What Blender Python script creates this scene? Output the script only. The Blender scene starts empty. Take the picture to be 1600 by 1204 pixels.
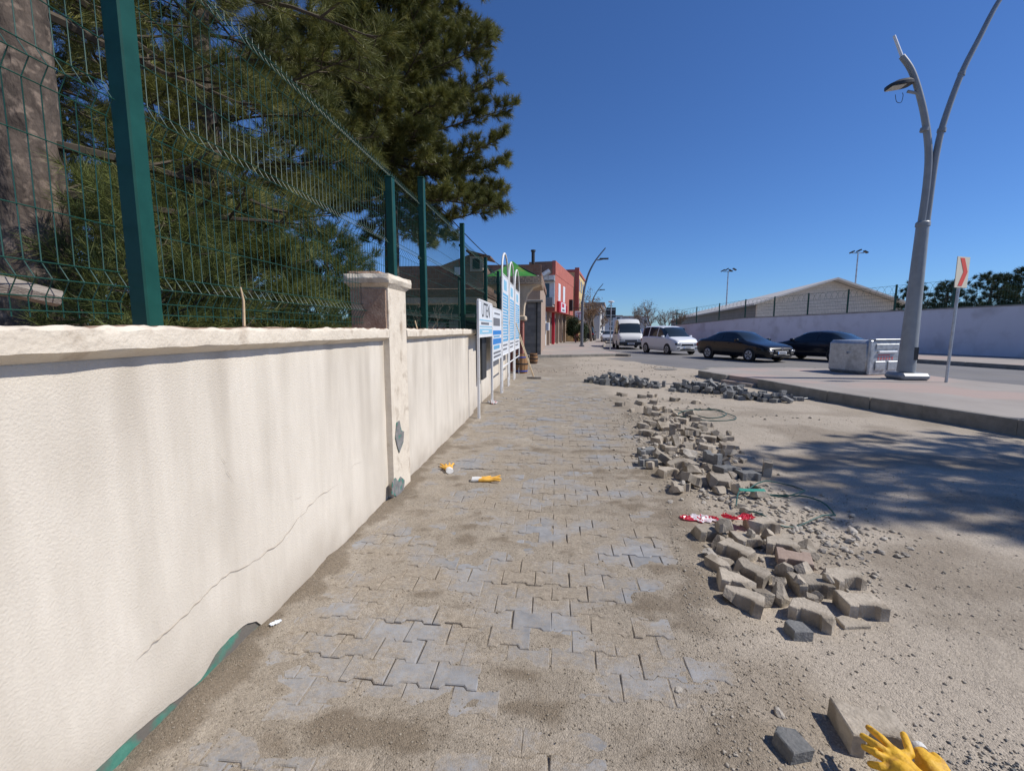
import bpy, bmesh, math, random
import numpy as np
from mathutils import Matrix, Vector, Euler

scene = bpy.context.scene
R = math.radians
PI = math.pi

# ------------------------------------------------------------------ camera, sky, sun, exposure
FPX, CAM_H = 711.0, 1.5                       # focal length in photo pixels (1600 wide), eye height
PITCH = R(-6.95)
YAW = math.atan(70 / FPX * math.cos(PITCH))   # the camera looks a little left of the walkway's direction (+Y)
cam = bpy.data.cameras.new('camera')
cam.sensor_width = 36.0
cam.lens = 36.0 * FPX / 1600.0
cam.clip_start = 0.05
cam.clip_end = 6000
cam_o = bpy.data.objects.new('camera', cam)
scene.collection.objects.link(cam_o)
cam_o.location = (0, 0, CAM_H)
cam_o.rotation_euler = (PI / 2 + PITCH, 0, YAW)
scene.camera = cam_o

SUN_EL, SUN_AZ = R(47), math.atan2(1.0, -.03)   # azimuth measured from +Y towards +X
world = bpy.data.worlds.new('World')
scene.world = world
world.use_nodes = True
wn = world.node_tree.nodes
wl = world.node_tree.links
sky = wn.new('ShaderNodeTexSky')
sky.sky_type = 'NISHITA'
sky.sun_disc = False
sky.sun_elevation = SUN_EL
sky.sun_rotation = SUN_AZ
sky.altitude = 700
sky.air_density = 1.0
sky.dust_density = 0.1
sky.ozone_density = 3.0
tint = wn.new('ShaderNodeMix')                # the camera's cool white balance for the whole sky
tint.data_type = 'RGBA'; tint.blend_type = 'MULTIPLY'
tint.inputs['Factor'].default_value = 1.0
tint.inputs[7].default_value = (.56, .845, 1.28, 1)
wl.new(sky.outputs[0], tint.inputs[6])
wl.new(tint.outputs[2], wn['Background'].inputs[0])
wn['Background'].inputs[1].default_value = 0.088

sun = bpy.data.lights.new('sun', 'SUN')
sun.energy = 4.5
sun.angle = R(0.53)
sun.color = (1.0, 0.95, 0.875)
sun_o = bpy.data.objects.new('sun', sun)
scene.collection.objects.link(sun_o)
SUN_DIR = Vector((math.cos(SUN_EL) * math.sin(SUN_AZ), math.cos(SUN_EL) * math.cos(SUN_AZ), math.sin(SUN_EL)))
sun_o.rotation_euler = (-SUN_DIR).to_track_quat('-Z', 'Y').to_euler()
sun_o.location = SUN_DIR * 60

scene.view_settings.view_transform = 'Standard'
scene.view_settings.look = 'None'
scene.view_settings.exposure = 0.0
scene.view_settings.gamma = 1.0
scene.view_settings.use_curve_mapping = False

# ------------------------------------------------------------------ pixel -> point helpers (photo pixels)
def ray(x, y):
    u = (x - 800) / FPX
    v = -(y - 602) / FPX
    f = math.cos(PITCH) - v * math.sin(PITCH)
    z = math.sin(PITCH) + v * math.cos(PITCH)
    return Vector((u * math.cos(YAW) - f * math.sin(YAW), u * math.sin(YAW) + f * math.cos(YAW), z))
def gpt(x, y, z=0.0):                     # where the pixel meets the level z
    r = ray(x, y)
    t = (z - CAM_H) / r.z
    return Vector((r.x * t, r.y * t, z))
def ypt(x, y, Y):                         # where the pixel meets the upright plane at distance Y
    r = ray(x, y)
    t = Y / r.y
    return Vector((r.x * t, Y, CAM_H + r.z * t))

# ------------------------------------------------------------------ noise (value noise, numpy)
def _hash(ix, iy, seed):
    h = (ix.astype(np.int64) * 374761393 + iy.astype(np.int64) * 668265263 + seed * 2147483647 + 12345) & 0xffffffff
    h = ((h ^ (h >> 13)) * 1274126177) & 0xffffffff
    h = (h ^ (h >> 16)) & 0xffffffff
    return h.astype(np.float64) / 4294967295.0
def vnoise(x, y, seed=0):
    x = np.asarray(x, float); y = np.asarray(y, float)
    ix, iy = np.floor(x), np.floor(y)
    fx, fy = x - ix, y - iy
    fx = fx * fx * (3 - 2 * fx); fy = fy * fy * (3 - 2 * fy)
    a = _hash(ix, iy, seed); b = _hash(ix + 1, iy, seed)
    c = _hash(ix, iy + 1, seed); d = _hash(ix + 1, iy + 1, seed)
    return (a + (b - a) * fx) * (1 - fy) + (c + (d - c) * fx) * fy
def fbm(x, y, octv=4, seed=0):
    s = 0; a = .5; t = 0
    for i in range(octv):
        s = s + a * vnoise(np.asarray(x) * 2 ** i, np.asarray(y) * 2 ** i, seed + i * 17); t += a; a *= .5
    return s / t
def sstep(e0, e1, x):
    t = np.clip((np.asarray(x, float) - e0) / (e1 - e0), 0, 1)
    return t * t * (3 - 2 * t)

# ------------------------------------------------------------------ objects, parts, labels
col = scene.collection
def tag(o, label=None, cat=None, group=None, kind=None):
    if label: o['label'] = label
    if cat: o['category'] = cat
    if group: o['group'] = group
    if kind: o['kind'] = kind
    return o
def thing(name, loc, label, cat, group=None, rz=0.0, kind=None):
    o = bpy.data.objects.new(name, None)
    o.empty_display_size = .2
    o.location = loc
    o.rotation_euler = (0, 0, rz)
    col.objects.link(o)
    return tag(o, label, cat, group, kind)
def root_matrix(p):
    while p.parent: p = p.parent
    return Matrix.LocRotScale(p.location, p.rotation_euler, p.scale)
def link_mesh(name, me, mats, parent=None, smooth=False):
    for m in (mats if isinstance(mats, (list, tuple)) else [mats]):
        me.materials.append(m)
    if smooth:
        me.polygons.foreach_set('use_smooth', [True] * len(me.polygons))
    o = bpy.data.objects.new(name, me)
    col.objects.link(o)
    if parent: o.parent = parent
    return o
def np_mesh(name, V, F):
    """V (n,3) array, F (m,k) array of one polygon size."""
    me = bpy.data.meshes.new(name)
    V = np.asarray(V, np.float32); F = np.asarray(F, np.int32)
    k = F.shape[1]
    me.vertices.add(len(V)); me.vertices.foreach_set('co', V.ravel())
    me.loops.add(F.size); me.loops.foreach_set('vertex_index', F.ravel())
    me.polygons.add(len(F))
    me.polygons.foreach_set('loop_start', np.arange(0, F.size, k, dtype=np.int32))
    me.polygons.foreach_set('loop_total', np.full(len(F), k, np.int32))
    me.update(calc_edges=True)
    return me
def copy_tree(o, parent=None):
    c = o.copy(); col.objects.link(c); c.parent = parent
    for ch in list(o.children):
        copy_tree(ch, c)
    return c

class MB:
    """collects shapes into one mesh"""
    def __init__(s): s.v = []; s.f = []; s.mi = []; s.cur = 0
    def add(s, vs, fs):
        n = len(s.v)
        s.v += [tuple(v) for v in vs]
        s.f += [tuple(i + n for i in f) for f in fs]
        s.mi += [s.cur] * len(fs)
        return s
    def box(s, x0, x1, y0, y1, z0, z1, rz=0, piv=None):
        vs = [Vector((x, y, z)) for z in (z0, z1) for y in (y0, y1) for x in (x0, x1)]
        if rz:
            p = Vector(piv) if piv else Vector(((x0 + x1) / 2, (y0 + y1) / 2, 0))
            p.z = 0
            M = Matrix.Rotation(rz, 3, 'Z')
            vs = [M @ (v - p) + p for v in vs]
        return s.add(vs, [(0, 2, 3, 1), (4, 5, 7, 6), (0, 1, 5, 4), (2, 6, 7, 3), (0, 4, 6, 2), (1, 3, 7, 5)])
    def obox(s, M, sx, sy, sz):
        vs = [M @ Vector((x * sx / 2, y * sy / 2, z * sz / 2)) for z in (-1, 1) for y in (-1, 1) for x in (-1, 1)]
        return s.add(vs, [(0, 2, 3, 1), (4, 5, 7, 6), (0, 1, 5, 4), (2, 6, 7, 3), (0, 4, 6, 2), (1, 3, 7, 5)])
    def cbox(s, x0, x1, y0, y1, z0, z1, c=.01):
        """box with chamfered edges (convex hull of the three inset boxes)"""
        bm = bmesh.new()
        for dx, dy, dz in ((c, c, 0), (c, 0, c), (0, c, c)):
            for x in (x0 + dx, x1 - dx):
                for y in (y0 + dy, y1 - dy):
                    for z in (z0 + dz, z1 - dz): bm.verts.new((x, y, z))
        bmesh.ops.convex_hull(bm, input=bm.verts)
        bm.verts.index_update()
        s.add([v.co.copy() for v in bm.verts], [[v.index for v in f.verts] for f in bm.faces])
        bm.free()
        return s
    def prism(s, poly, z0, z1, M=None, cham=0):
        """polygon (x,y) extruded in z; cham insets the top edge"""
        n = len(poly)
        P = [Vector((p[0], p[1], 0)) for p in poly]
        ctr = sum(P, Vector()) / n
        rings = [(P, z0)]
        if cham:
            rings.append((P, z1 - cham))
            ins = []
            for i in range(n):
                a = (P[i] - P[i - 1]).normalized(); b = (P[(i + 1) % n] - P[i]).normalized()
                na = Vector((-a.y, a.x, 0)); nb = Vector((-b.y, b.x, 0))
                d = (na + nb); d = d / max(.3, d.length_squared) * 2
                ins.append(P[i] + d * cham)
            rings.append((ins, z1))
        else:
            rings.append((P, z1))
        vs = []; fs = []
        for pts, z in rings:
            for p in pts:
                v = Vector((p.x, p.y, z)); vs.append(M @ v if M else v)
        for r in range(len(rings) - 1):
            for i in range(n):
                j = (i + 1) % n
                fs.append((r * n + i, r * n + j, (r + 1) * n + j, (r + 1) * n + i))
        fs.append(tuple(range(n - 1, -1, -1)))
        k = (len(rings) - 1) * n
        fs.append(tuple(range(k, k + n)))
        return s.add(vs, fs)
    def tube(s, pts, rad, n=8, cap=True):
        pts = [Vector(p) for p in pts]
        if not isinstance(rad, (list, tuple)): rad = [rad] * len(pts)
        base = len(s.v); vs = []; fs = []
        ref = None
        for i, p in enumerate(pts):
            t = (pts[min(i + 1, len(pts) - 1)] - pts[max(i - 1, 0)])
            t = t.normalized() if t.length > 1e-9 else Vector((0, 0, 1))
            if ref is None:
                ref = Vector((1, 0, 0)) if abs(t.x) < .8 else Vector((0, 1, 0))
            b = t.cross(ref)
            if b.length < 1e-6: b = t.orthogonal()
            b.normalize(); ref = b.cross(t).normalized()
            for k in range(n):
                a = 2 * PI * k / n
                vs.append(p + (ref * math.cos(a) + b * math.sin(a)) * rad[i])
        for i in range(len(pts) - 1):
            for k in range(n):
                k2 = (k + 1) % n
                fs.append((i * n + k, i * n + k2, (i + 1) * n + k2, (i + 1) * n + k))
        if cap:
            fs.append(tuple(range(n - 1, -1, -1)))
            e = (len(pts) - 1) * n
            fs.append(tuple(range(e, e + n)))
        return s.add(vs, fs)
    def lathe(s, prof, c=(0, 0, 0), n=20, axis='Z'):
        """prof: list of (radius, height)"""
        vs = []; fs = []
        for r, h in prof:
            for k in range(n):
                a = 2 * PI * k / n
                x, y, z = r * math.cos(a), r * math.sin(a), h
                if axis == 'Y': x, y, z = x, z, y
                if axis == 'X': x, y, z = z, x, y
                vs.append((x + c[0], y + c[1], z + c[2]))
        for i in range(len(prof) - 1):
            for k in range(n):
                k2 = (k + 1) % n
                fs.append((i * n + k, i * n + k2, (i + 1) * n + k2, (i + 1) * n + k))
        fs.append(tuple(range(n - 1, -1, -1)))
        e = (len(prof) - 1) * n
        fs.append(tuple(range(e, e + n)))
        return s.add(vs, fs)
    def build(s, name, mats, parent=None, smooth=False, world=False, bevel=0, fixn=True):
        vs = s.v
        if world and parent:
            Mi = root_matrix(parent).inverted()
            vs = [Mi @ Vector(v) for v in vs]
        me = bpy.data.meshes.new(name)
        me.from_pydata(vs, [], s.f)
        if any(s.mi): me.polygons.foreach_set('material_index', s.mi)
        if fixn:
            bm = bmesh.new(); bm.from_mesh(me)
            bmesh.ops.recalc_face_normals(bm, faces=bm.faces)
            bm.to_mesh(me); bm.free()
        me.update()
        o = link_mesh(name, me, mats, parent, smooth)
        if smooth:
            try: me.set_sharp_from_angle(angle=R(38))
            except Exception: pass
        if bevel:
            m = o.modifiers.new('bevel', 'BEVEL'); m.width = bevel; m.segments = 2; m.limit_method = 'ANGLE'
        return o

# ------------------------------------------------------------------ materials
_mats = {}
def mat(name, c1, c2=None, scale=8.0, rough=.8, bump=0.0, bscale=None, metal=0.0, detail=6.0, stretch=None,
        c3=None, s3=1.0, t3=(.5, .65), spec=.5, rnd=0.0, coat=0.0, transl=0.0, coords='Object', bdist=.01, bplain=False):
    if name in _mats: return _mats[name]
    m = bpy.data.materials.new(name); m.use_nodes = True
    nt = m.node_tree; N = nt.nodes; L = nt.links
    p = N['Principled BSDF']
    p.inputs['Roughness'].default_value = rough
    p.inputs['Metallic'].default_value = metal
    p.inputs['Specular IOR Level'].default_value = spec
    p.inputs['Coat Weight'].default_value = coat
    tc = N.new('ShaderNodeTexCoord')
    vec = tc.outputs[coords]
    if stretch:
        mp = N.new('ShaderNodeMapping'); mp.inputs['Scale'].default_value = stretch
        L.new(vec, mp.inputs['Vector']); vec = mp.outputs[0]
    colr = None
    if c2:
        nz = N.new('ShaderNodeTexNoise'); nz.inputs['Scale'].default_value = scale; nz.inputs['Detail'].default_value = detail
        nz.inputs['Roughness'].default_value = .62
        L.new(vec, nz.inputs['Vector'])
        rp = N.new('ShaderNodeValToRGB')
        rp.color_ramp.elements[0].position = .33; rp.color_ramp.elements[1].position = .67
        rp.color_ramp.elements[0].color = (*c1, 1); rp.color_ramp.elements[1].color = (*c2, 1)
        L.new(nz.outputs['Fac'], rp.inputs[0]); colr = rp.outputs[0]
    else:
        rgb = N.new('ShaderNodeRGB'); rgb.outputs[0].default_value = (*c1, 1); colr = rgb.outputs[0]
    if c3:
        nz = N.new('ShaderNodeTexNoise'); nz.inputs['Scale'].default_value = s3; nz.inputs['Detail'].default_value = 5
        L.new(tc.outputs[coords], nz.inputs['Vector'])
        mr = N.new('ShaderNodeMapRange'); mr.inputs['From Min'].default_value = t3[0]; mr.inputs['From Max'].default_value = t3[1]
        L.new(nz.outputs['Fac'], mr.inputs['Value'])
        mx = N.new('ShaderNodeMix'); mx.data_type = 'RGBA'
        L.new(mr.outputs[0], mx.inputs['Factor']); L.new(colr, mx.inputs[6]); mx.inputs[7].default_value = (*c3, 1)
        colr = mx.outputs[2]
    if rnd:
        oi = N.new('ShaderNodeObjectInfo')
        mr = N.new('ShaderNodeMapRange'); mr.inputs['To Min'].default_value = 1 - rnd; mr.inputs['To Max'].default_value = 1 + rnd
        L.new(oi.outputs['Random'], mr.inputs['Value'])
        hv = N.new('ShaderNodeHueSaturation'); L.new(mr.outputs[0], hv.inputs['Value']); L.new(colr, hv.inputs['Color'])
        colr = hv.outputs[0]
    L.new(colr, p.inputs['Base Color'])
    if bump:
        nb = N.new('ShaderNodeTexNoise'); nb.inputs['Scale'].default_value = bscale or scale * 4; nb.inputs['Detail'].default_value = 8
        L.new(tc.outputs[coords] if bplain else vec, nb.inputs['Vector'])
        bp = N.new('ShaderNodeBump'); bp.inputs['Strength'].default_value = bump; bp.inputs['Distance'].default_value = bdist
        L.new(nb.outputs['Fac'], bp.inputs['Height']); L.new(bp.outputs[0], p.inputs['Normal'])
    if transl:
        tr = N.new('ShaderNodeBsdfTranslucent'); L.new(colr, tr.inputs['Color'])
        ms = N.new('ShaderNodeMixShader'); ms.inputs[0].default_value = transl
        L.new(p.outputs[0], ms.inputs[1]); L.new(tr.outputs[0], ms.inputs[2])
        L.new(ms.outputs[0], N['Material Output'].inputs['Surface'])
    _mats[name] = m
    return m
def attr_mix(m, attr, color, fmin=0., fmax=1.):
    """mix a colour into a material by a point attribute"""
    nt = m.node_tree; N = nt.nodes; L = nt.links
    p = N['Principled BSDF']
    src = p.inputs['Base Color'].links[0].from_socket
    at = N.new('ShaderNodeAttribute'); at.attribute_name = attr
    mr = N.new('ShaderNodeMapRange'); mr.inputs['From Min'].default_value = fmin; mr.inputs['From Max'].default_value = fmax
    L.new(at.outputs['Fac'], mr.inputs['Value'])
    mx = N.new('ShaderNodeMix'); mx.data_type = 'RGBA'
    L.new(mr.outputs[0], mx.inputs['Factor']); L.new(src, mx.inputs[6]); mx.inputs[7].default_value = (*color, 1)
    L.new(mx.outputs[2], p.inputs['Base Color'])
# ------------------------------------------------------------------ base materials
M = {}
M['plaster'] = mat('cream_plaster', (.615, .555, .465), (.745, .68, .58), scale=2.6, rough=.92, bump=.42, bscale=120, bplain=True, stretch=(1, 2.4, .42), c3=(.56, .50, .42), s3=1.1, t3=(.56, .85), bdist=.007)
attr_mix(M['plaster'], 'grime', (.40, .345, .275), 0, 1)
M['coping'] = mat('coping_plaster', (.66, .58, .47), (.76, .68, .56), scale=9, rough=.95, bump=.6, bscale=55, c3=(.45, .37, .28), s3=7, t3=(.56, .72), bdist=.008)
M['mortar'] = mat('old_mortar', (.30, .19, .13), (.46, .33, .24), scale=14, rough=.97, bump=.9, bscale=60)
M['oldpaint'] = mat('old_green_paint', (.05, .19, .14), (.09, .27, .20), scale=16, rough=.85, bump=.4, c3=(.15, .135, .115), s3=7, t3=(.38, .50))
M['greychip'] = mat('bare_render', (.15, .15, .15), (.28, .27, .26), scale=22, rough=.95, bump=.5, c3=(.06, .22, .17), s3=18, t3=(.56, .6))
M['crackm'] = mat('crack_dark', (.36, .30, .235), rough=1)
M['fence'] = mat('fence_green', (.004, .052, .037), (.008, .072, .053), scale=9, rough=.45, spec=.4)
M['paver'] = mat('paver_concrete', (.235, .23, .225), (.31, .305, .30), scale=9, rough=.93, bump=.5, bscale=160, c3=(.285, .24, .18), s3=9.0, t3=(.36, .56), rnd=.13, bdist=.004)
M['block'] = mat('loose_block', (.33, .285, .225), (.46, .40, .32), scale=22, rough=.97, bump=.9, bscale=75, rnd=.2, bdist=.009, c3=(.25, .21, .16), s3=8, t3=(.46, .62))
M['darkblock'] = mat('grey_block', (.15, .155, .155), (.25, .245, .235), scale=22, rough=.96, bump=.9, bscale=75, rnd=.24, bdist=.009)
M['redblock'] = mat('red_block', (.31, .225, .18), (.39, .30, .24), scale=14, rough=.95, bump=.5, rnd=.1)
M['stone'] = mat('stone_pale', (.40, .36, .30), (.54, .49, .42), scale=20, rough=.93, bump=.5, bscale=70, rnd=.2)
M['asphalt'] = mat('asphalt', (.155, .15, .148), (.205, .198, .195), scale=.35, rough=.93, bump=.4, bscale=90, c3=(.22, .20, .17), s3=.12, t3=(.5, .68), coords='Object')
M['slabs'] = mat('pavement_concrete', (.30, .265, .235), (.37, .335, .30), scale=.7, rough=.93, bump=.35, bscale=70, c3=(.40, .31, .27), s3=.4, t3=(.52, .62))
M['kerb'] = mat('kerb_concrete', (.20, .185, .16), (.30, .28, .245), scale=5, rough=.95, bump=.5, bscale=50, rnd=.12)
M['concrete'] = mat('concrete_grey', (.25, .24, .22), (.36, .345, .32), scale=3, rough=.93, bump=.4, bscale=40)

# the ground: sand over the walkway, dirt on the dug-up strip, dust towards the road
gm = mat('ground_soil', (.27, .228, .175), (.35, .30, .235), scale=3.2, rough=.97, c3=(.41, .36, .295), s3=1.1, t3=(.54, .74), detail=9)
attr_mix(gm, 'dirt', (.46, .395, .315), 0, 1.5)
attr_mix(gm, 'damp', (.165, .127, .085), 0, 1)
nt = gm.node_tree; N = nt.nodes; L = nt.links
tc = N.new('ShaderNodeTexCoord')
vo = N.new('ShaderNodeTexVoronoi'); vo.inputs['Scale'].default_value = 150
vo2 = N.new('ShaderNodeTexVoronoi'); vo2.inputs['Scale'].default_value = 38
nz = N.new('ShaderNodeTexNoise'); nz.inputs['Scale'].default_value = 55; nz.inputs['Detail'].default_value = 9
for n_ in (vo, vo2, nz): L.new(tc.outputs['Object'], n_.inputs['Vector'])
b1 = N.new('ShaderNodeBump'); b1.inputs['Strength'].default_value = .55; b1.inputs['Distance'].default_value = .008; b1.invert = True
b2 = N.new('ShaderNodeBump'); b2.inputs['Strength'].default_value = .40; b2.inputs['Distance'].default_value = .012
b3 = N.new('ShaderNodeBump'); b3.inputs['Strength'].default_value = .14; b3.inputs['Distance'].default_value = .016; b3.invert = True
L.new(vo.outputs['Distance'], b1.inputs['Height']); L.new(nz.outputs['Fac'], b2.inputs['Height']); L.new(vo2.outputs['Distance'], b3.inputs['Height'])
L.new(b1.outputs[0], b2.inputs['Normal']); L.new(b2.outputs[0], b3.inputs['Normal'])
pb = N['Principled BSDF']; L.new(b3.outputs[0], pb.inputs['Normal'])
# single grains are a little lighter or darker than their neighbours
src = pb.inputs['Base Color'].links[0].from_socket
hv = N.new('ShaderNodeHueSaturation'); mr = N.new('ShaderNodeMapRange')
mr.inputs['To Min'].default_value = .80; mr.inputs['To Max'].default_value = 1.2
sep = N.new('ShaderNodeSeparateColor'); L.new(vo.outputs['Color'], sep.inputs[0]); L.new(sep.outputs[0], mr.inputs['Value'])
L.new(mr.outputs[0], hv.inputs['Value']); L.new(src, hv.inputs['Color']); L.new(hv.outputs[0], pb.inputs['Base Color'])
M['ground'] = gm
# walkway pavers: bluish concrete under a patchy film of the same sand
pv = bpy.data.materials.new('paver_dusty'); pv.use_nodes = True
N = pv.node_tree.nodes; L = pv.node_tree.links
ge = N.new('ShaderNodeNewGeometry')
def pnoise(sc, det, rough=.6):
    n_ = N.new('ShaderNodeTexNoise'); n_.inputs['Scale'].default_value = sc; n_.inputs['Detail'].default_value = det; n_.inputs['Roughness'].default_value = rough
    L.new(ge.outputs['Position'], n_.inputs['Vector']); return n_
def ramp(src, p0, c0, p1, c1):
    r_ = N.new('ShaderNodeValToRGB'); r_.color_ramp.elements[0].position = p0; r_.color_ramp.elements[1].position = p1
    r_.color_ramp.elements[0].color = c0; r_.color_ramp.elements[1].color = c1; L.new(src, r_.inputs[0]); return r_
con = ramp(pnoise(14, 5).outputs['Fac'], .35, (.235, .237, .242, 1), .68, (.32, .32, .322, 1))
oi = N.new('ShaderNodeObjectInfo'); rv = N.new('ShaderNodeMapRange'); rv.inputs['To Min'].default_value = .88; rv.inputs['To Max'].default_value = 1.12; L.new(oi.outputs['Random'], rv.inputs['Value'])
hs_ = N.new('ShaderNodeHueSaturation'); L.new(rv.outputs[0], hs_.inputs['Value']); L.new(con.outputs[0], hs_.inputs['Color'])
san = ramp(pnoise(30, 6).outputs['Fac'], .33, (.27, .225, .17, 1), .68, (.37, .315, .245, 1))
vg = N.new('ShaderNodeTexVoronoi'); vg.inputs['Scale'].default_value = 150; L.new(ge.outputs['Position'], vg.inputs['Vector'])
sg_ = N.new('ShaderNodeSeparateColor'); L.new(vg.outputs['Color'], sg_.inputs[0])
gv = N.new('ShaderNodeMapRange'); gv.inputs['To Min'].default_value = .80; gv.inputs['To Max'].default_value = 1.2; L.new(sg_.outputs[0], gv.inputs['Value'])
hg = N.new('ShaderNodeHueSaturation'); L.new(gv.outputs[0], hg.inputs['Value']); L.new(san.outputs[0], hg.inputs['Color'])
big_ = pnoise(2.6, 3, .5); fine_ = pnoise(48, 4, .7)
mixn = N.new('ShaderNodeMath'); mixn.operation = 'MULTIPLY_ADD'; mixn.inputs[1].default_value = .42; L.new(fine_.outputs['Fac'], mixn.inputs[0]); L.new(big_.outputs['Fac'], mixn.inputs[2])
fac = N.new('ShaderNodeMapRange'); fac.inputs['From Min'].default_value = .55; fac.inputs['From Max'].default_value = .77; L.new(mixn.outputs[0], fac.inputs['Value'])
mx = N.new('ShaderNodeMix'); mx.data_type = 'RGBA'; L.new(fac.outputs[0], mx.inputs['Factor']); L.new(hs_.outputs[0], mx.inputs[6]); L.new(hg.outputs[0], mx.inputs[7])
pb = N['Principled BSDF']; pb.inputs['Roughness'].default_value = .95; L.new(mx.outputs[2], pb.inputs['Base Color'])
bs = N.new('ShaderNodeMath'); bs.operation = 'MULTIPLY'; L.new(fac.outputs[0], bs.inputs[0]); bs.inputs[1].default_value = .5
bg = N.new('ShaderNodeBump'); bg.invert = True; bg.inputs['Distance'].default_value = .008; L.new(vg.outputs['Distance'], bg.inputs['Height']); L.new(bs.outputs[0], bg.inputs['Strength'])
bf = N.new('ShaderNodeBump'); bf.inputs['Strength'].default_value = .3; bf.inputs['Distance'].default_value = .004; L.new(pnoise(170, 5).outputs['Fac'], bf.inputs['Height']); L.new(bg.outputs[0], bf.inputs['Normal'])
L.new(bf.outputs[0], pb.inputs['Normal'])
M['paver'] = pv

# ------------------------------------------------------------------ outlines of the setting (metres; +Y along the walkway)
WALL_X = -1.47
def walk_edge(y): return np.interp(y, [0, 1.5, 2.4, 4.4, 8.7, 12, 15], [.66, .70, .82, 1.12, 1.38, 1.15, .6])
ROAD = [(2.6, 24.6), (3.6, 21.6), (5.4, 17.6), (8, 17.1), (10.9, 16.4), (10.9, 13.2), (11.5, 11), (13.6, 6), (19, -6), (33, -6), (22, 8), (19.3, 13), (17.54, 18.9),
        (16.5, 22.5), (12.6, 36), (11.4, 44), (12.4, 56), (17, 95), (31, 210), (23.8, 210), (13.6, 120), (7.7, 70), (4.8, 46), (3.6, 36), (3.4, 32), (4.1, 27.6), (4.3, 26.2)]
ISLAND = [(4.62, 15.1), (5.03, 13.7), (5.42, 12.6), (5.87, 10.27), (6.44, 8.48), (6.83, 7.26), (7.7, 5.2), (9.5, 1.4), (12.0, -5), (18.6, -5), (13.3, 6), (11.3, 11), (10.7, 13.2), (10.7, 16.1), (8, 16.8), (5.4, 16.4)]
LEFTPAVE = [(-1.5, 24.4), (1.9, 26.0), (3.4, 26.7), (4.1, 26.3), (3.95, 27.6), (3.25, 32), (3.45, 36), (4.65, 46), (7.55, 70), (13.4, 120), (23.5, 210), (-30, 210), (-30, 24.4)]
def poly_dist(px, py, poly):
    """signed distance, negative inside"""
    d = np.full(px.shape, 1e9); ins = np.zeros(px.shape, bool)
    n = len(poly)
    for i in range(n):
        x0, y0 = poly[i]; x1, y1 = poly[(i + 1) % n]
        ex, ey = x1 - x0, y1 - y0
        t = np.clip(((px - x0) * ex + (py - y0) * ey) / (ex * ex + ey * ey), 0, 1)
        d = np.minimum(d, np.hypot(px - x0 - t * ex, py - y0 - t * ey))
        c = (y0 > py) != (y1 > py)
        with np.errstate(divide='ignore', invalid='ignore'):
            xi = (x1 - x0) * (py - y0) / (y1 - y0 if y1 != y0 else 1e-9) + x0
        ins ^= c & (px < xi)
    return np.where(ins, -d, d)

def sand_thickness(x, y):
    s = fbm(x * 1.5, y * 3.4, 4, 3) - .5
    s = s + .35 * (fbm(x * .55 + 7, y * .9, 3, 9) - .5) + .55 * (fbm(x * 8, y * 11, 4, 41) - .5)
    near_wall = 1 - sstep(.02, .22, x - WALL_X)
    near_edge = sstep(-.30, .02, x - walk_edge(y))
    return .036 * s + .020 * near_wall + .012 * near_edge + .0008 + .005 * sstep(7, 14, y)
def ground_h(x, y):
    x = np.asarray(x, float); y = np.asarray(y, float)
    e = walk_edge(y)
    sand = np.clip(sand_thickness(x, y), -.03, .045)
    out = sstep(-.02, .45, x - e + .16 * (fbm(x * 2, y * 2, 3, 77) - .5))
    dirt = -.030 * (1 - sstep(11, 17, y)) + .045 * (fbm(x * .7, y * .7, 3, 5) - .5) + .020 * (fbm(x * 4, y * 4, 4, 6) - .5) + .008 * (fbm(x * 19, y * 19, 2, 8) - .5)
    # low mound under the rubble
    mound = .035 * np.exp(-((x - 1.75) / .55) ** 2) * sstep(2.6, 3.6, y) * (1 - sstep(6, 8.5, y))
    h = sand * (1 - out) + (dirt + mound) * out
    far = sstep(15, 19, y)
    h = h * (1 - far) + far * .016 * (fbm(x * .5, y * .5, 3, 21) - .5)
    far2 = sstep(40, 60, np.hypot(x, y))
    h = h * (1 - far2)
    d = poly_dist(x, y, ROAD) + 1.3 * (fbm(x * .6, y * .9, 4, 31) - .5)
    h = h - .055 * (1 - sstep(-1.4, .1, d))
    return h

def axis_lines(dense0, dense1, step, grow, lim):
    a = list(np.arange(dense0, dense1, step))
    s = step
    while a[-1] < lim: s *= grow; a.append(a[-1] + s)
    s = step; b = [dense0]
    while b[-1] > -lim: s *= grow; b.append(b[-1] - s)
    return np.array(b[:0:-1] + a)
gx = axis_lines(-1.56, 4.6, .02, 1.18, 2500)
yl = [.9]
while yl[-1] < 34: yl.append(yl[-1] + max(.017, .0095 * yl[-1]))
s_ = yl[-1] - yl[-2]
while yl[-1] < 2500: s_ *= 1.2; yl.append(yl[-1] + s_)
s_ = .03; yb = [.9]
while yb[-1] > -2500: s_ *= 1.35; yb.append(yb[-1] - s_)
gy = np.array(yb[:0:-1] + yl)
GX, GY = np.meshgrid(gx, gy)
GZ = ground_h(GX, GY)
nx, ny = len(gx), len(gy)
idx = np.arange(nx * ny).reshape(ny, nx)
Fq = np.stack([idx[:-1, :-1], idx[:-1, 1:], idx[1:, 1:], idx[1:, :-1]], -1).reshape(-1, 4)
me = np_mesh('ground', np.stack([GX, GY, GZ], -1).reshape(-1, 3), Fq)
th = sand_thickness(GX, GY)
inw = 1 - sstep(-.45, .6, GX - walk_edge(GY) + .9 * (fbm(GX * 1.6, GY * 1.2, 4, 95) - .5))
damp = inw * sstep(.006, .014, th + .022 * (fbm(GX * 6, GY * 11, 5, 90) - .5)) * .74 + (1 - inw) * .50 * sstep(.47, .70, fbm(GX * 1.1, GY * 1.6, 6, 55))
damp *= (1 - sstep(5, 13, GY) * .75)
dirt_a = (1 - inw) * (.55 + .9 * fbm(GX * .8, GY * .8, 4, 60))
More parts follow.
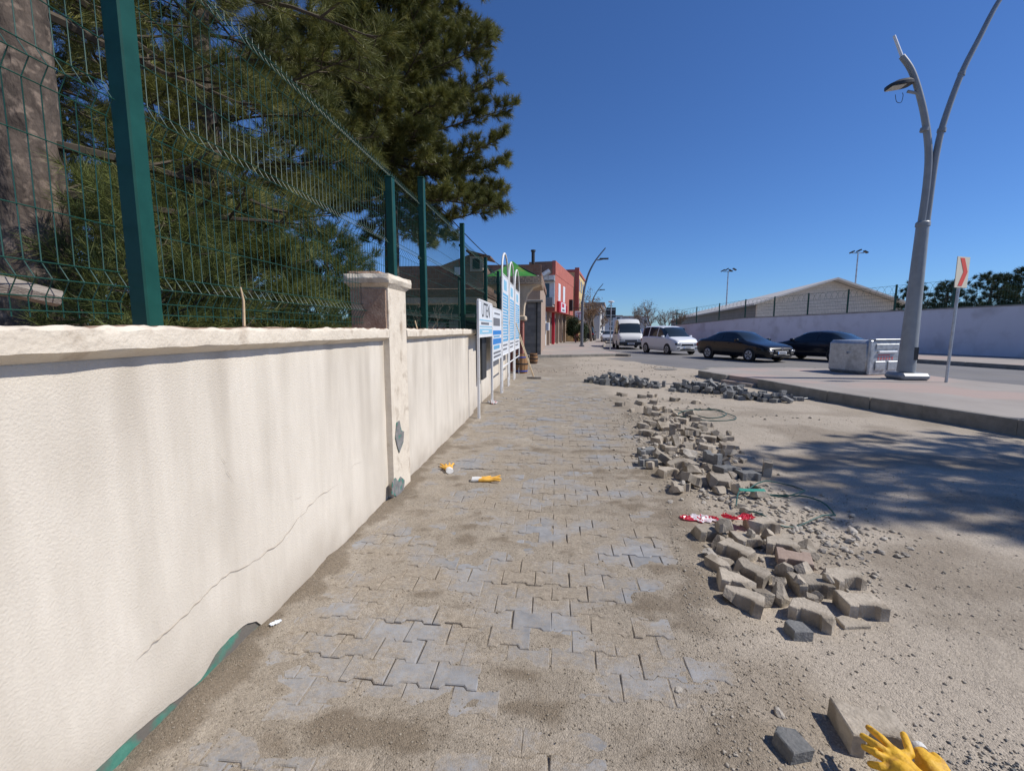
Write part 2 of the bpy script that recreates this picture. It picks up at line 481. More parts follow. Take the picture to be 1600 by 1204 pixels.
for nm, arr in (('damp', damp), ('dirt', dirt_a)):
    at = me.attributes.new(nm, 'FLOAT', 'POINT'); at.data.foreach_set('value', arr.ravel().astype(np.float32))
ground = link_mesh('ground', me, M['ground'], smooth=True)
tag(ground, kind='structure', label='dusty sand and dug-up dirt ground beside the wall')

# ------------------------------------------------------------------ walkway of double-T pavers
PA, PE, PW = .0988, .0785, .0562
PAVER = [(-PA, -PE), (-.058, -PE), (-.041, -PW), (.041, -PW), (.058, -PE), (PA, -PE), (PA, PE), (.058, PE), (.041, PW), (-.041, PW), (-.058, PE), (-PA, PE)]
def paver_mesh(name, m, seed=0, h=.08, broken=None, poly=None, chips=0):
    rnd = random.Random(seed)
    poly = [(x + rnd.uniform(-.002, .002), y + rnd.uniform(-.002, .002)) for x, y in (poly or PAVER)]
    if broken: poly = [p for p in poly if p[0] < broken + .03]
    b = MB(); b.prism(poly, -h, 0, cham=.004)
    me = bpy.data.meshes.new(name)
    me.from_pydata(b.v, [], b.f)
    bm = bmesh.new(); bm.from_mesh(me); bmesh.ops.recalc_face_normals(bm, faces=bm.faces)
    for k in range(chips):                    # knocked-off corners and edges
        v = rnd.choice([v for v in bm.verts if abs(v.co.x) > .03 or chips > 4])
        nrm = Vector((v.co.x * rnd.uniform(.5, 1.5), v.co.y * rnd.uniform(.5, 1.5), (v.co.z + h / 2) * rnd.uniform(.8, 2.4))).normalized()
        cut = bmesh.ops.bisect_plane(bm, geom=bm.verts[:] + bm.edges[:] + bm.faces[:], plane_co=v.co - nrm * rnd.uniform(.004, .022 if chips < 5 else .035), plane_no=nrm, clear_outer=True)
        ed = [e for e in cut['geom_cut'] if isinstance(e, bmesh.types.BMEdge) and e.is_valid]
        if ed: bmesh.ops.edgenet_fill(bm, edges=ed)
    bmesh.ops.recalc_face_normals(bm, faces=bm.faces); bm.to_mesh(me); bm.free()
    me.materials.append(m)
    return me
walkway = thing('walkway', (0, 0, 0), 'walkway of grey interlocking pavers half buried in sand along the wall', None, kind='structure')
pm = [paver_mesh('paver', M['paver'], i) for i in range(4)]
rng = random.Random(11)
count = 0
far_pv = MB()
row = 0
y = 1.24
while y < 14.6:
    off = .1015 if row % 2 else 0
    x = WALL_X + .14 + off - .1
    while x < float(walk_edge(y)) - .02:
        z = rng.gauss(0, .0026) + .0012
        rot = (rng.gauss(0, .012), rng.gauss(0, .012), rng.gauss(0, .012))
        px_, py_ = x + rng.gauss(0, .002), y + rng.gauss(0, .002)
        if count < 300:
            o = bpy.data.objects.new('paver', pm[rng.randrange(4)])
            col.objects.link(o); o.parent = walkway
            o.location = (px_, py_, z)
            o.rotation_euler = rot
            count += 1
        else:
            Mx = Matrix.LocRotScale(Vector((px_, py_, z)), Euler(rot), None)
            far_pv.prism(PAVER, -.03, 0, Mx)
        x += .2025
    y += .1372
    row += 1
tag(far_pv.build('paver_field', M['paver'], walkway), kind='stuff')

# ------------------------------------------------------------------ road and pavements
b = MB(); b.add([(x, y, 0) for x, y in ROAD], [tuple(range(len(ROAD)))])
road = b.build('road', M['asphalt'], fixn=False)
if road.data.polygons[0].normal.z < 0: road.data.flip_normals()
tag(road, kind='structure', label='grey asphalt road curving past the white wall')
b = MB(); b.prism(ISLAND, -.1, .195)
island = tag(b.build('pavement', M['slabs']), kind='structure', label='raised concrete pavement with a dark kerb at the right')
def kerb_run(pts, parent, w=.16, z0=-.14, z1=.2, ln=.95, name='kerb_stone', seed=0):
    rnd = random.Random(seed)
    for (x0, y0), (x1, y1) in zip(pts[:-1], pts[1:]):
        v = Vector((x1 - x0, y1 - y0)); n = max(1, round(v.length / ln)); a = math.atan2(v.y, v.x)
        for i in range(n):
            c = Vector((x0, y0)) + v * ((i + .5) / n)
            b = MB(); l = v.length / n
            Mx = Matrix.Translation((c.x + rnd.gauss(0, .004), c.y + rnd.gauss(0, .004), rnd.gauss(.003, .004))) @ Matrix.Rotation(a + rnd.gauss(0, .004), 4, 'Z')
            b.prism([(-l / 2 + .004, -w / 2), (l / 2 - .004, -w / 2), (l / 2 - .004, w / 2), (-l / 2 + .004, w / 2)], z0, z1, Mx, cham=.012)
            b.build(name, M['kerb'], parent)
kerb_run([(4.62, 15.13), (5.0, 13.75)], island, seed=1)
kerb_run([(5.40, 12.62), (5.85, 10.27), (6.42, 8.48), (6.81, 7.26), (7.68, 5.2)], island, seed=2)
kerb_run([(4.66, 15.22), (5.4, 16.45), (8, 16.88), (10.7, 16.2)], island, seed=3, z1=.197)
FARPAVE = [(22, 8), (19.3, 13), (17.54, 18.9), (16.5, 22.5), (12.6, 36), (11.4, 44), (12.4, 56), (17, 95), (31, 210), (60, 210), (60, 8)]
b = MB(); b.prism(FARPAVE, -.1, .17)
farpave = tag(b.build('far_pavement', M['slabs']), kind='structure', label='far pavement below the long white wall')
kerb_run([(22, 8), (19.3, 13), (17.54, 18.9), (16.5, 22.5), (12.6, 36)], farpave, z0=-.02, z1=.176, ln=1.9, seed=4)
b = MB(); b.prism(LEFTPAVE, -.1, .14)
leftpave = tag(b.build('left_pavement', M['slabs']), kind='structure', label='pavement corner in front of the shops')
kerb_run([(-1.5, 24.38), (1.9, 25.98), (3.4, 26.68), (4.1, 26.3), (3.95, 27.6), (3.25, 32), (3.45, 36), (4.65, 46)], leftpave, z0=-.04, z1=.146, ln=1.4, seed=5)
b = MB()
b.prism([(4.78, 13.72), (6.3, 14.1), (6.6, 12.95), (5.2, 12.66)], -.1, .06)   # dropped kerb between the two runs
b.build('kerb_ramp', M['slabs'], island)

# ------------------------------------------------------------------ boundary wall on the left
wall = thing('boundary_wall', (WALL_X - .1, 3, 0), 'long cream plastered wall with coping and one pillar at the left', 'wall')
def wall_bottom(Y):
    b_ = np.interp(Y, [-2, 1.0, 1.25, 1.38, 1.5, 1.62, 1.70, 1.80, 1.9, 1.99, 2.03, 2.62, 2.66, 2.74, 2.79, 3.6, 14],
                   [.06, .07, .085, .075, .055, .04, .085, .105, .09, .055, -.02, -.02, .028, .032, -.02, -.03, -.03])
    return b_ + .016 * (fbm(np.asarray(Y) * 11, 0 * np.asarray(Y), 4, 4) - .5) * 2
def plaster_panel(y0, y1, xf, z1, name, dy=.03, nz=34):
    ys = np.linspace(y0, y1, int((y1 - y0) / dy) + 1)
    zb = wall_bottom(ys)
    V = []; n = len(ys)
    for j in range(nz + 1):
        t = (j / nz) ** 1.25
        z = zb + (z1 - zb) * t
        x = xf + .010 * (fbm(ys * .9, z * .9, 3, 12) - .5) + .0035 * (fbm(ys * 7, z * 7, 2, 13) - .5) - .004 * (1 - sstep(0, .06, z - zb))
        V.append(np.stack([x, ys, z], -1))
    V.insert(0, np.stack([np.full(n, xf - .017), ys, zb + .002], -1))     # lip under the plaster
    V = np.array(V); m_ = nz + 2
    ii = np.arange(m_ * n).reshape(m_, n)
    F = np.stack([ii[:-1, :-1], ii[:-1, 1:], ii[1:, 1:], ii[1:, :-1]], -1).reshape(-1, 4)
    V = V.reshape(-1, 3)
    Yv, Zv = V[:, 1], V[:, 2]
    splash = sstep(.34, .0, Zv - .16 * (fbm(Yv * 2.3, Zv * 3, 3, 61) - .5) * 2) * (.35 + .9 * fbm(Yv * 9, Zv * 9, 3, 62))
    drip = np.clip((fbm(Yv * 7, Zv * .5, 4, 63) - .47) * 4, 0, 1) * sstep(.35, 1.35, Zv + .5 * (fbm(Yv * 11, 0 * Yv, 2, 64) - .5))
    blot = np.clip((fbm(Yv * 1.7, Zv * 1.7, 5, 65) - .55) * 3, 0, 1)
    V = V - np.array(wall.location)[None]
    me = np_mesh(name, V, F)
    at = me.attributes.new('grime', 'FLOAT', 'POINT'); at.data.foreach_set('value', np.clip(.55 * splash + .42 * drip + .30 * blot, 0, 1).astype(np.float32))
    o = link_mesh(name, me, M['plaster'], wall, smooth=True)
    o.data.set_sharp_from_angle(angle=R(50))
    return o
plaster_panel(-1.6, 3.78, WALL_X, 1.425, 'plaster_panel')
plaster_panel(4.2, 7.93, WALL_X, 1.425, 'plaster_panel')
plaster_panel(7.93, 14.6, WALL_X - .055, 1.40, 'plaster_panel', dy=.06)
b = MB(); b.box(-1.72, WALL_X - .0135, -1.6, 7.92, -.15, 1.43)
b.box(-1.72, WALL_X - .0685, 7.92, 14.6, -.15, 1.395)
b.build('wall_core', M['oldpaint'], wall, world=True)
def coping_run(y0, y1, name='coping'):
    ys = np.arange(y0, y1 + .001, .014); n = len(ys)
    rough = lambda s, a, f: a * (fbm(ys * f, 0 * ys + s, 4, 30 + s) - .5) * 2
    prof = [(-1.465, 1.408, 0, 0), (-1.418, 1.434, .002, .003), (-1.411, 1.438, .003, .004), (-1.409, 1.470, .004, .003), (-1.410, 1.498, .005, .010),
            (-1.424, 1.510, .016, .014), (-1.50, 1.511, .02, .010), (-1.62, 1.506, .02, .009), (-1.76, 1.500, .01, .006), (-1.77, 1.41, 0, 0)]
    V = []
    for k, (x, z, ax, az) in enumerate(prof):
        V.append(np.stack([x + rough(k, ax, 9), ys, z + rough(k + 20, az, 11) + .006 * (fbm(ys * 1.2, 0 * ys, 2, 3) - .5)], -1))
    V = np.array(V).reshape(-1, 3) - np.array(wall.location)[None]
    ii = np.arange(len(prof) * n).reshape(len(prof), n)
    F = np.stack([ii[:-1, :-1], ii[:-1, 1:], ii[1:, 1:], ii[1:, :-1]], -1).reshape(-1, 4)
    me = np_mesh(name, V, F)
    mi = np.where(np.arange(len(F)) // (n - 1) >= 5, 1, 0)
    me.polygons.foreach_set('material_index', mi.astype(np.int32))
    o = link_mesh(name, me, [M['coping'], M['mortar']], wall, smooth=True)
    me.set_sharp_from_angle(angle=R(28))
    # end faces
    e = MB()
    for yy in (y0, y1):
        e.add([(x, yy, z - .004) for x, z, _, _ in prof], [tuple(range(len(prof)))])
    e.build('coping_end', M['coping'], wall, world=True)
    return o
coping_run(-1.6, 3.765)
coping_run(4.225, 7.95)
# pillar with a crumbled cap
def rough_box(x0, x1, y0, y1, z0, z1, amp, seed, res=.02, rnd_edge=.0):
    bm = bmesh.new()
    bmesh.ops.create_cube(bm, size=1)
    for v in bm.verts:
        v.co = Vector((x0 if v.co.x < 0 else x1, y0 if v.co.y < 0 else y1, z0 if v.co.z < 0 else z1))
    cuts = max(1, min(24, int(max(x1 - x0, y1 - y0, z1 - z0) / res)))
    bmesh.ops.subdivide_edges(bm, edges=bm.edges, cuts=cuts, use_grid_fill=True)
    c = Vector(((x0 + x1) / 2, (y0 + y1) / 2, (z0 + z1) / 2))
    for v in bm.verts:
        d = v.co - c
        k = np.array([v.co.x * 13 + v.co.z * 5, v.co.y * 13 + v.co.z * 7])
        nn = float(fbm(k[0], k[1], 3, seed)) - .5
        e = min(abs(abs(d.x) - (x1 - x0) / 2) + abs(abs(d.y) - (y1 - y0) / 2), abs(abs(d.x) - (x1 - x0) / 2) + abs(abs(d.z) - (z1 - z0) / 2), abs(abs(d.y) - (y1 - y0) / 2) + abs(abs(d.z) - (z1 - z0) / 2))
        v.co += d.normalized() * (nn * amp * 2 - rnd_edge * max(0, 1 - e / .04))
    out = MB(); bm.verts.index_update()
    out.add([v.co.copy() for v in bm.verts], [[v.index for v in f.verts] for f in bm.faces])
    bm.free()
    return out
pil = rough_box(-1.74, -1.417, 3.77, 4.22, -.1, 1.868, .003, 51, .06).build('pillar', M['coping'], wall, smooth=True, world=True)
b = rough_box(-1.775, -1.372, 3.69, 4.30, 1.885, 1.965, .010, 52, .03, .018)
b.build('pillar_cap', M['coping'], pil, smooth=True, world=True)
b = MB()
P0 = [(-1.417, 3.77), (-1.417, 4.22), (-1.74, 4.22), (-1.74, 3.77)]; P1 = [(-1.385, 3.71), (-1.385, 4.28), (-1.765, 4.28), (-1.765, 3.71)]
b.add([(x, y, 1.85) for x, y in P0] + [(x, y, 1.892) for x, y in P1], [(0, 1, 5, 4), (1, 2, 6, 5), (2, 3, 7, 6), (3, 0, 4, 7)])
b.build('pillar_moulding', M['coping'], pil, world=True)
rough_box(-1.75, -1.46, 3.70, 4.29, 1.945, 1.985, .012, 53, .03, .02).build('cap_mortar', M['mortar'], pil, smooth=True, world=True)
rough_box(-1.735, -1.435, 3.752, 3.775, 1.50, 1.845, .004, 54, .03).build('bare_render', M['mortar'], pil, smooth=True, world=True)
# places where the plaster has come off, and the cracks
def wall_patch(pts, x, name, m, parent=wall):
    b = MB(); n = len(pts)
    b.add([(x + .003, y, z) for y, z in pts] + [(x - .004, y, z) for y, z in pts], [tuple(range(n))] + [(i, (i + 1) % n, n + (i + 1) % n, n + i) for i in range(n)])
    return b.build(name, m, parent, world=True)
def on_wall(px_, py_, X):
    r = ray(px_, py_); t = X / r.x
    return (r.y * t, CAM_H + r.z * t)
XP = -1.410
wall_patch([on_wall(*p, XP) for p in [(620, 660), (624, 657), (627, 672), (631, 674), (630, 690), (624, 707), (621, 698), (618, 684)]], XP, 'bare_patch', M['greychip'])
wall_patch([on_wall(*p, XP) for p in [(613, 752), (618, 746), (622, 752), (626, 744), (632, 750), (630, 772), (622, 776), (612, 772)]], XP, 'bare_patch', M['greychip'])
def crack(pxs, w, X=WALL_X + .0055, seed=0):
    rnd = random.Random(seed); pts = []
    for (a, b_), (c, d) in zip(pxs[:-1], pxs[1:]):
        n = max(2, int(math.hypot(c - a, d - b_) / 9))
        for i in range(n):
            t = i / n; pts.append(on_wall(a + (c - a) * t + rnd.uniform(-2, 2), b_ + (d - b_) * t + rnd.uniform(-2, 2), X))
    pts.append(on_wall(*pxs[-1], X))
    b = MB(); vs = []; n = len(pts)
    for i, (y, z) in enumerate(pts):
        k = w * (.35 + .9 * rnd.random()) * min(1, (i + .3) / 3, (n - i) / 3)
        vs += [(X, y, z + k / 2), (X, y, z - k / 2)]
    b.add(vs, [(2 * i, 2 * i + 1, 2 * i + 3, 2 * i + 2) for i in range(n - 1)])
    b.build('crack', M['crackm'], wall, world=True)
crack([(212, 1032), (255, 992), (300, 952), (352, 898), (382, 885), (436, 850), (470, 806), (496, 776), (528, 756)], .0032, seed=1)
crack([(545, 732), (566, 721)], .003, seed=2)
crack([(341, 702), (352, 725), (366, 755)], .004, seed=3)
crack([(432, 778), (436, 790)], .004, seed=4)
crack([(460, 778), (472, 774)], .003, seed=5)
# ------------------------------------------------------------------ green wire fence on the wall
fence = thing('wire_fence', (-1.62, 4, 1.5), 'green wire mesh fence with square posts on the cream wall', 'fence')
FX = -1.635
POSTS = [(-.45, 1.5, 3.25, 0), (1.645, 1.5, 3.25, 0), (4.36, 1.93, 2.92, 0), (5.40, 1.5, 3.24, 0), (7.70, 1.5, 3.24, 0), (10.2, 1.38, 3.08, 0), (12.4, 1.38, 3.05, 0), (14.4, 1.38, 3.05, 0)]
for y, z0, z1, _ in POSTS:
    b = MB(); b.cbox(FX + .012, FX + .085, y - .0365, y + .0365, z0 - .02, z1, .006)
    p = b.build('post', M['fence'], fence, world=True)
    c = MB(); c.cbox(FX + .009, FX + .088, y - .0405, y + .0405, z1 + .0, z1 + .012, .004); c.build('post_cap', M['fence'], p, world=True)
    for zz in (z0 + .25, z0 + .85, z0 + 1.4):
        if zz < z1 - .05:
            c = MB(); c.box(FX - .010, FX + .0115, y - .014, y + .014, zz - .02, zz + .02); c.build('clip', M['fence'], p, world=True)
def wire_panel(y0, y1, z0, z1, folds, seed, thick=.0019):
    rnd = random.Random(seed)
    zs = [z0]
    for f in folds:
        zs += [f - .055, f, f + .055]
    zs.append(z1)
    xs = [FX + (.034 if z in folds else 0) for z in zs]
    def warp(y, z):
        return .012 * (float(fbm(y * 1.3, z * 1.3, 2, 70 + seed)) - .5) * 2
    b = MB()
    n = int((y1 - y0) / .052)
    for i in range(n + 1):
        y = y0 + (y1 - y0) * i / n
        b.tube([(x + warp(y, z), y + .5 * warp(z, y), z) for x, z in zip(xs, zs)], thick, 5, cap=False)
    hz = set()
    z = z0 + .02
    hz.add((z, FX))
    for f in folds: hz |= {(f - .055, FX), (f + .055, FX), (f, FX + .034)}
    edges = [z0] + list(folds) + [z1]
    for a, c in zip(edges[:-1], edges[1:]):
        k = int((c - a) / .2)
        for q in range(1, k): hz.add((a + (c - a) * q / k, FX))
    hz.add((z1 - .03, FX))
    for z, x in sorted(hz):
        b.tube([(x + .004 + warp(y, z), y, z) for y in np.linspace(y0, y1, 9)], thick * 1.15, 5, cap=False)
    return b.build('wire_panel', M['fence'], fence, world=True, fixn=False, smooth=True)
F3 = [1.66, 2.32, 2.94]
wire_panel(-1.0, 1.60, 1.54, 3.035, F3, 1)
wire_panel(1.68, 5.36, 1.54, 3.035, F3, 2)
wire_panel(5.44, 7.66, 1.54, 3.12, [1.66, 2.36, 3.02], 3)
wire_panel(7.74, 10.16, 1.46, 3.05, [1.6, 2.3, 2.92], 4)
wire_panel(10.24, 14.38, 1.46, 3.0, [1.6, 2.3, 2.92], 5)

# sticks lying or stuck along the coping
M['drywood'] = mat('dry_wood', (.22, .19, .165), (.34, .30, .26), scale=10, stretch=(8, 1, 8), rough=.9, bump=.6, bscale=40)
M['cane'] = mat('dry_cane', (.55, .40, .24), (.70, .54, .34), scale=20, rough=.7)
a, c = on_wall(-60, 440, -1.74), on_wall(90, 466, -1.70)
b = MB(); b.tube([(-1.76, a[0] - .1, a[1] + .015), (-1.73, (a[0] + c[0]) / 2, (a[1] + c[1]) / 2 + .012), (-1.695, c[0], c[1])], [.036, .033, .03], 7)
b.build('broken_branch', M['drywood'], smooth=True)
tag(bpy.context.scene.collection.objects['broken_branch'], 'thick grey broken branch lying behind the fence on the wall', 'branch')
p0, p1, p2 = on_wall(381, 503, -1.56), on_wall(379, 470, -1.56), on_wall(376, 449, -1.55)
b = MB(); b.tube([(-1.56, p0[0], p0[1] - .02), (-1.555, p1[0], p1[1]), (-1.55, p2[0], p2[1])], [.0075, .0065, .004], 6)
tag(b.build('cane_stub', M['cane'], smooth=True), 'pale dry cane stub sticking up from the coping', 'stick')
a_, c_ = on_wall(652, 510, -1.5), on_wall(664, 497, -1.55)
b = MB(); b.tube([(-1.50, a_[0], 1.507), (-1.57, a_[0] + .15, 1.60)], [.006, .005], 6)
tag(b.build('cane_stub', M['cane'], smooth=True), 'short pale stick leaning on a fence post beyond the pillar', 'stick')

# ------------------------------------------------------------------ trees
M['bark'] = mat('pine_bark', (.045, .034, .027), (.13, .10, .08), scale=9, stretch=(1, 1, .5), rough=.97, bump=1.0, bscale=11, c3=(.21, .16, .125), s3=14, t3=(.54, .66), bdist=.05)
M['twig'] = mat('pine_twig', (.055, .042, .03), (.10, .08, .055), scale=12, rough=.95)
def needle_mat(name, c1, c2, c3):
    return mat(name, c1, c2, scale=1.4, rough=.5, c3=c3, s3=9, t3=(.55, .75), spec=.3, transl=.22)
M['needle'] = needle_mat('pine_needles', (.072, .086, .023), (.20, .205, .055), (.34, .30, .09))
M['needle2'] = needle_mat('young_pine_needles', (.07, .095, .03), (.17, .195, .055), (.28, .265, .085))
M['needle3'] = needle_mat('far_conifer_needles', (.022, .040, .018), (.045, .066, .027), (.07, .08, .035))

def rand_dirs(rs, n):
    v = rs.normal(size=(n, 3)); return v / np.linalg.norm(v, axis=1)[:, None]
def needles(rs, org, axis, per, ln, wd, spread):
    """tufts of needles: org (n,3), axis (n,3) unit; returns one triangle per needle"""
    n = len(org)
    O = np.repeat(org, per, 0); A = np.repeat(axis, per, 0); m = n * per
    rad = np.cross(A, rand_dirs(rs, m)); rad /= np.maximum(np.linalg.norm(rad, axis=1), 1e-6)[:, None]
    ang = np.abs(rs.normal(spread, .28, m))
    D = A * np.cos(ang)[:, None] + rad * np.sin(ang)[:, None]
    D[:, 2] -= .06
    O = O - A * (rs.random(m) * .16)[:, None]
    Ln = ln * rs.uniform(.7, 1.2, m)
    side = np.cross(D, rand_dirs(rs, m)); side /= np.maximum(np.linalg.norm(side, axis=1), 1e-6)[:, None]
    tip = O + D * Ln[:, None]
    mid = side * (wd * rs.uniform(.7, 1.2, m))[:, None]
    V = np.stack([O - mid, O + mid, tip], 1).reshape(-1, 3)
    return V
def bez(p0, d0, ln, curl, rs, n=6):
    """a bending path"""
    pts = [Vector(p0)]; d = Vector(d0).normalized()
    for i in range(n):
        d = (d + Vector((rs.normal() * .10, rs.normal() * .10, curl + rs.normal() * .06))).normalized()
        pts.append(pts[-1] + d * (ln / n))
    return pts
def pine(name, loc, H, crown0, rad, nlimb, seed, label, group=None, trunk_r=.16, per=44, ln=.13, wd=.0028, twig=5, m='needle', shape=None, lean=(0, 0), taper=.6, only=None, sub=.27, limb_droop=-.05, cat='tree', bottom=0.0, fine=False):
    rs = np.random.RandomState(seed)
    t = thing(name, loc, label, cat, group)
    L0 = Vector(loc)
    # trunk
    npt, ns_ = (150, 44) if fine else (26, 22)
    pts = []; rr = []
    for i in range(npt):
        s = i / (npt - 1)
        pts.append((lean[0] * s * s * H + .05 * math.sin(s * 5 + seed), lean[1] * s * s * H + .05 * math.cos(s * 4 + seed), s * H - .05))
        rr.append(trunk_r * (1 - taper * s) * (1 + .35 * max(0, .06 - s) / .06) if s < .9 else trunk_r * (1 - taper * .9) * max(.1, (1 - s) / .1))
    tb = MB(); tb.tube(pts, rr, ns_)
    # bark relief
    vs = []
    for i, v in enumerate(tb.v):
        k = i // ns_; c = Vector(pts[min(k, npt - 1)]); d = Vector(v) - c
        a_ = 2 * PI * (i % ns_) / ns_
        rel = float(fbm(math.cos(a_) * 2.2 + 9, math.sin(a_) * 2.2 + k * (.16 if fine else 1.1), 2, seed)) - .5
        if fine:                              # plates of bark with deep furrows between
            w_ = float(fbm(math.cos(a_) * 5 + 3, math.sin(a_) * 5 + k * .20, 3, seed + 5))
            rel = rel * .6 + .62 * min(.22, abs(w_ - .5)) * 2.2 - .18
        vs.append(c + d * (1 + .22 * rel))
    tb.v = [tuple(v) for v in vs]
    tb.build('trunk', M['bark'], t, smooth=True)
    if shape is None: shape = lambda s: (math.sin(PI * min(1, (.12 + s * .88))) ** .7) * .75 + .25 * (1 - s)
    br = MB(); org = []; axs = []
    for i in range(nlimb):
        s = (i + .5) / nlimb
        z = crown0 + (H - crown0) * s * .985
        k = z / H
        c = Vector((lean[0] * k * k * H, lean[1] * k * k * H, z))
        az = i * 2.39996 + rs.normal() * .3
        Lb = rad * shape(s) * rs.uniform(.72, 1.08)
        if only and not only(az, s): continue
        up = -.12 + .75 * s + rs.normal() * .1
        path = bez(c, (math.cos(az), math.sin(az), up), Lb, limb_droop + .07 * rs.rand(), rs, 7)
        r0 = max(.010, trunk_r * .17 * (1 - .6 * s))
        br.tube(path, [r0 * (1 - .85 * j / 7) for j in range(8)], 5, cap=False)
        ns = max(3, int(Lb / sub))
        for q in range(ns):
            u = .12 + .88 * (q + rs.rand() * .6) / ns
            f = min(u, .999) * 7; j = int(f); pt = path[j].lerp(path[j + 1], f - j)
            d = (path[j + 1] - path[j]).normalized()
            sd = d.cross(Vector((0, 0, 1))).normalized() * (1 if q % 2 else -1)
            dd = d * rs.uniform(.35, .9) + sd * rs.uniform(.4, 1.0) + Vector((0, 0, rs.uniform(-.15, .55)))
            Ls = (.25 + .55 * (1 - u) * min(1.3, Lb / 2)) * rs.uniform(.7, 1.25)
            sp = bez(pt, dd, Ls, .07, rs, 4)
            br.tube(sp, [r0 * .32 * (1 - .7 * e / 4) + .002 for e in range(5)], 4, cap=False)
            spa = np.array([tuple(p) for p in sp])
            uu = rs.uniform(.2, 1, twig); uu[0] = .999
            f2 = np.minimum(uu, .999) * 4; j2 = f2.astype(int)
            d2 = spa[j2 + 1] - spa[j2]; p2 = spa[j2] + d2 * (f2 - j2)[:, None]
            d2 = d2 / np.linalg.norm(d2, axis=1)[:, None] + rs.normal(size=(twig, 3)) * np.where(np.arange(twig) == 0, .25, .65)[:, None] + np.array([0, 0, .35])
            d2 /= np.linalg.norm(d2, axis=1)[:, None]
            tl = rs.uniform(.10, .24, twig); tl[0] = .06
            org.append(p2 + d2 * tl[:, None]); axs.append(d2)
    br.build('branches', M['twig'], t, smooth=True, fixn=False)
    org = np.concatenate(org); axs = np.concatenate(axs)
    V = needles(rs, org, axs, per, ln, wd, .62)
    if bottom: V = V[np.repeat(V.reshape(-1, 3, 3)[:, :, 2].min(1) > bottom, 3)]
    me = np_mesh('crown', V, np.arange(len(V)).reshape(-1, 3))
    link_mesh('crown', me, M[m], t)
    return t
PG = 'pine trees behind the fence'
full = lambda s: (1 - s) ** .55 * .95 + .08
pine('pine_tree', (-3.58, 2.95, 0), 9.5, 2.4, 3.3, 64, 3, 'old pine with thick scaly trunk nearest behind the fence', PG, trunk_r=.25, fine=True, per=40, ln=.16, wd=.0024, twig=8, shape=lambda s: .6 + .4 * math.sin(PI * s), limb_droop=-.03, sub=.19,
     only=lambda az, s: not (s < .40 and math.cos(az) > .2 and math.sin(az) < .3))
pine('pine_tree', (-4.85, 13.3, 0), 15, 4.7, 3.85, 140, 5, 'tall dense pine whose crown leans out over the walkway', PG, trunk_r=.24, per=44, ln=.19, wd=.0056, twig=13, shape=lambda s: (1.0 - .32 * s) * (1 - .5 * max(0, s - .6) * 2), sub=.17, limb_droop=-.02)
pine('pine_tree', (-5.3, 6.9, 0), 12, 2.4, 3.0, 80, 8, 'pine with dark hanging boughs between the first post and pillar', PG, trunk_r=.20, per=40, ln=.17, wd=.0034, twig=9, shape=lambda s: .62 + .38 * math.sin(PI * min(1, s * 1.3)), limb_droop=-.04, sub=.19)
pine('pine_tree', (-8.2, 5.4, 0), 11, 2.0, 2.7, 54, 12, 'pine farther back behind the old scaly trunk', PG, trunk_r=.2, per=40, ln=.18, wd=.0046, twig=9, shape=lambda s: .7 + .3 * math.sin(PI * s), sub=.2)
pine('pine_tree', (-8.8, 11.0, 0), 8.0, 1.2, 2.5, 66, 15, 'smaller pine farther back behind the wall pillar', PG, trunk_r=.17, per=36, ln=.18, wd=.0056, twig=9, shape=full, sub=.2)
pine('pine_tree', (-13, 14.5, 0), 7, 1.0, 3.0, 60, 16, 'pine at the back of the grove behind the fence', PG, trunk_r=.2, per=30, ln=.22, wd=.009, twig=9, shape=full, sub=.24)
pine('pine_tree', (-14.5, 7.5, 0), 6.5, 1.0, 3.0, 60, 17, 'pine deep in the grove left of the first post', PG, trunk_r=.2, per=30, ln=.22, wd=.009, twig=9, shape=full, sub=.24)
YG = 'young pines behind the fence'
pine('young_pine', (-3.35, 4.75, 0), 2.55, .9, 1.15, 44, 21, 'low bushy young pine just behind the fence left of the pillar', YG, trunk_r=.06, per=44, ln=.15, wd=.0026, twig=8, m='needle2', shape=full, sub=.13)
pine('young_pine', (-3.9, 7.6, 0), 3.0, .9, 1.3, 44, 24, 'young pine seen between the pillar and the next post', YG, trunk_r=.07, per=44, ln=.15, wd=.0030, twig=8, m='needle2', shape=full, sub=.14)
pine('young_pine', (-2.95, 3.15, 0), 2.3, .9, .9, 34, 27, 'young pine beside the foot of the old scaly trunk', YG, trunk_r=.05, per=40, ln=.14, wd=.0022, twig=7, m='needle2', shape=full, sub=.14)
pine('young_pine', (-4.9, 4.2, 0), 2.8, .8, 1.2, 40, 28, 'young pine in the grove behind the first fence post', YG, trunk_r=.05, per=40, ln=.15, wd=.0028, twig=7, m='needle2', shape=full, sub=.15)
# the tree outside the picture on the right whose shade falls on the dirt
pine('pine_tree', (12.25, 4.6, .19), 8.8, 4.5, 2.7, 66, 31, 'pine on the right pavement shading the dirt strip', None, trunk_r=.17, per=40, ln=.18, wd=.0062, twig=7, shape=lambda s: .65 + .35 * math.sin(PI * s))

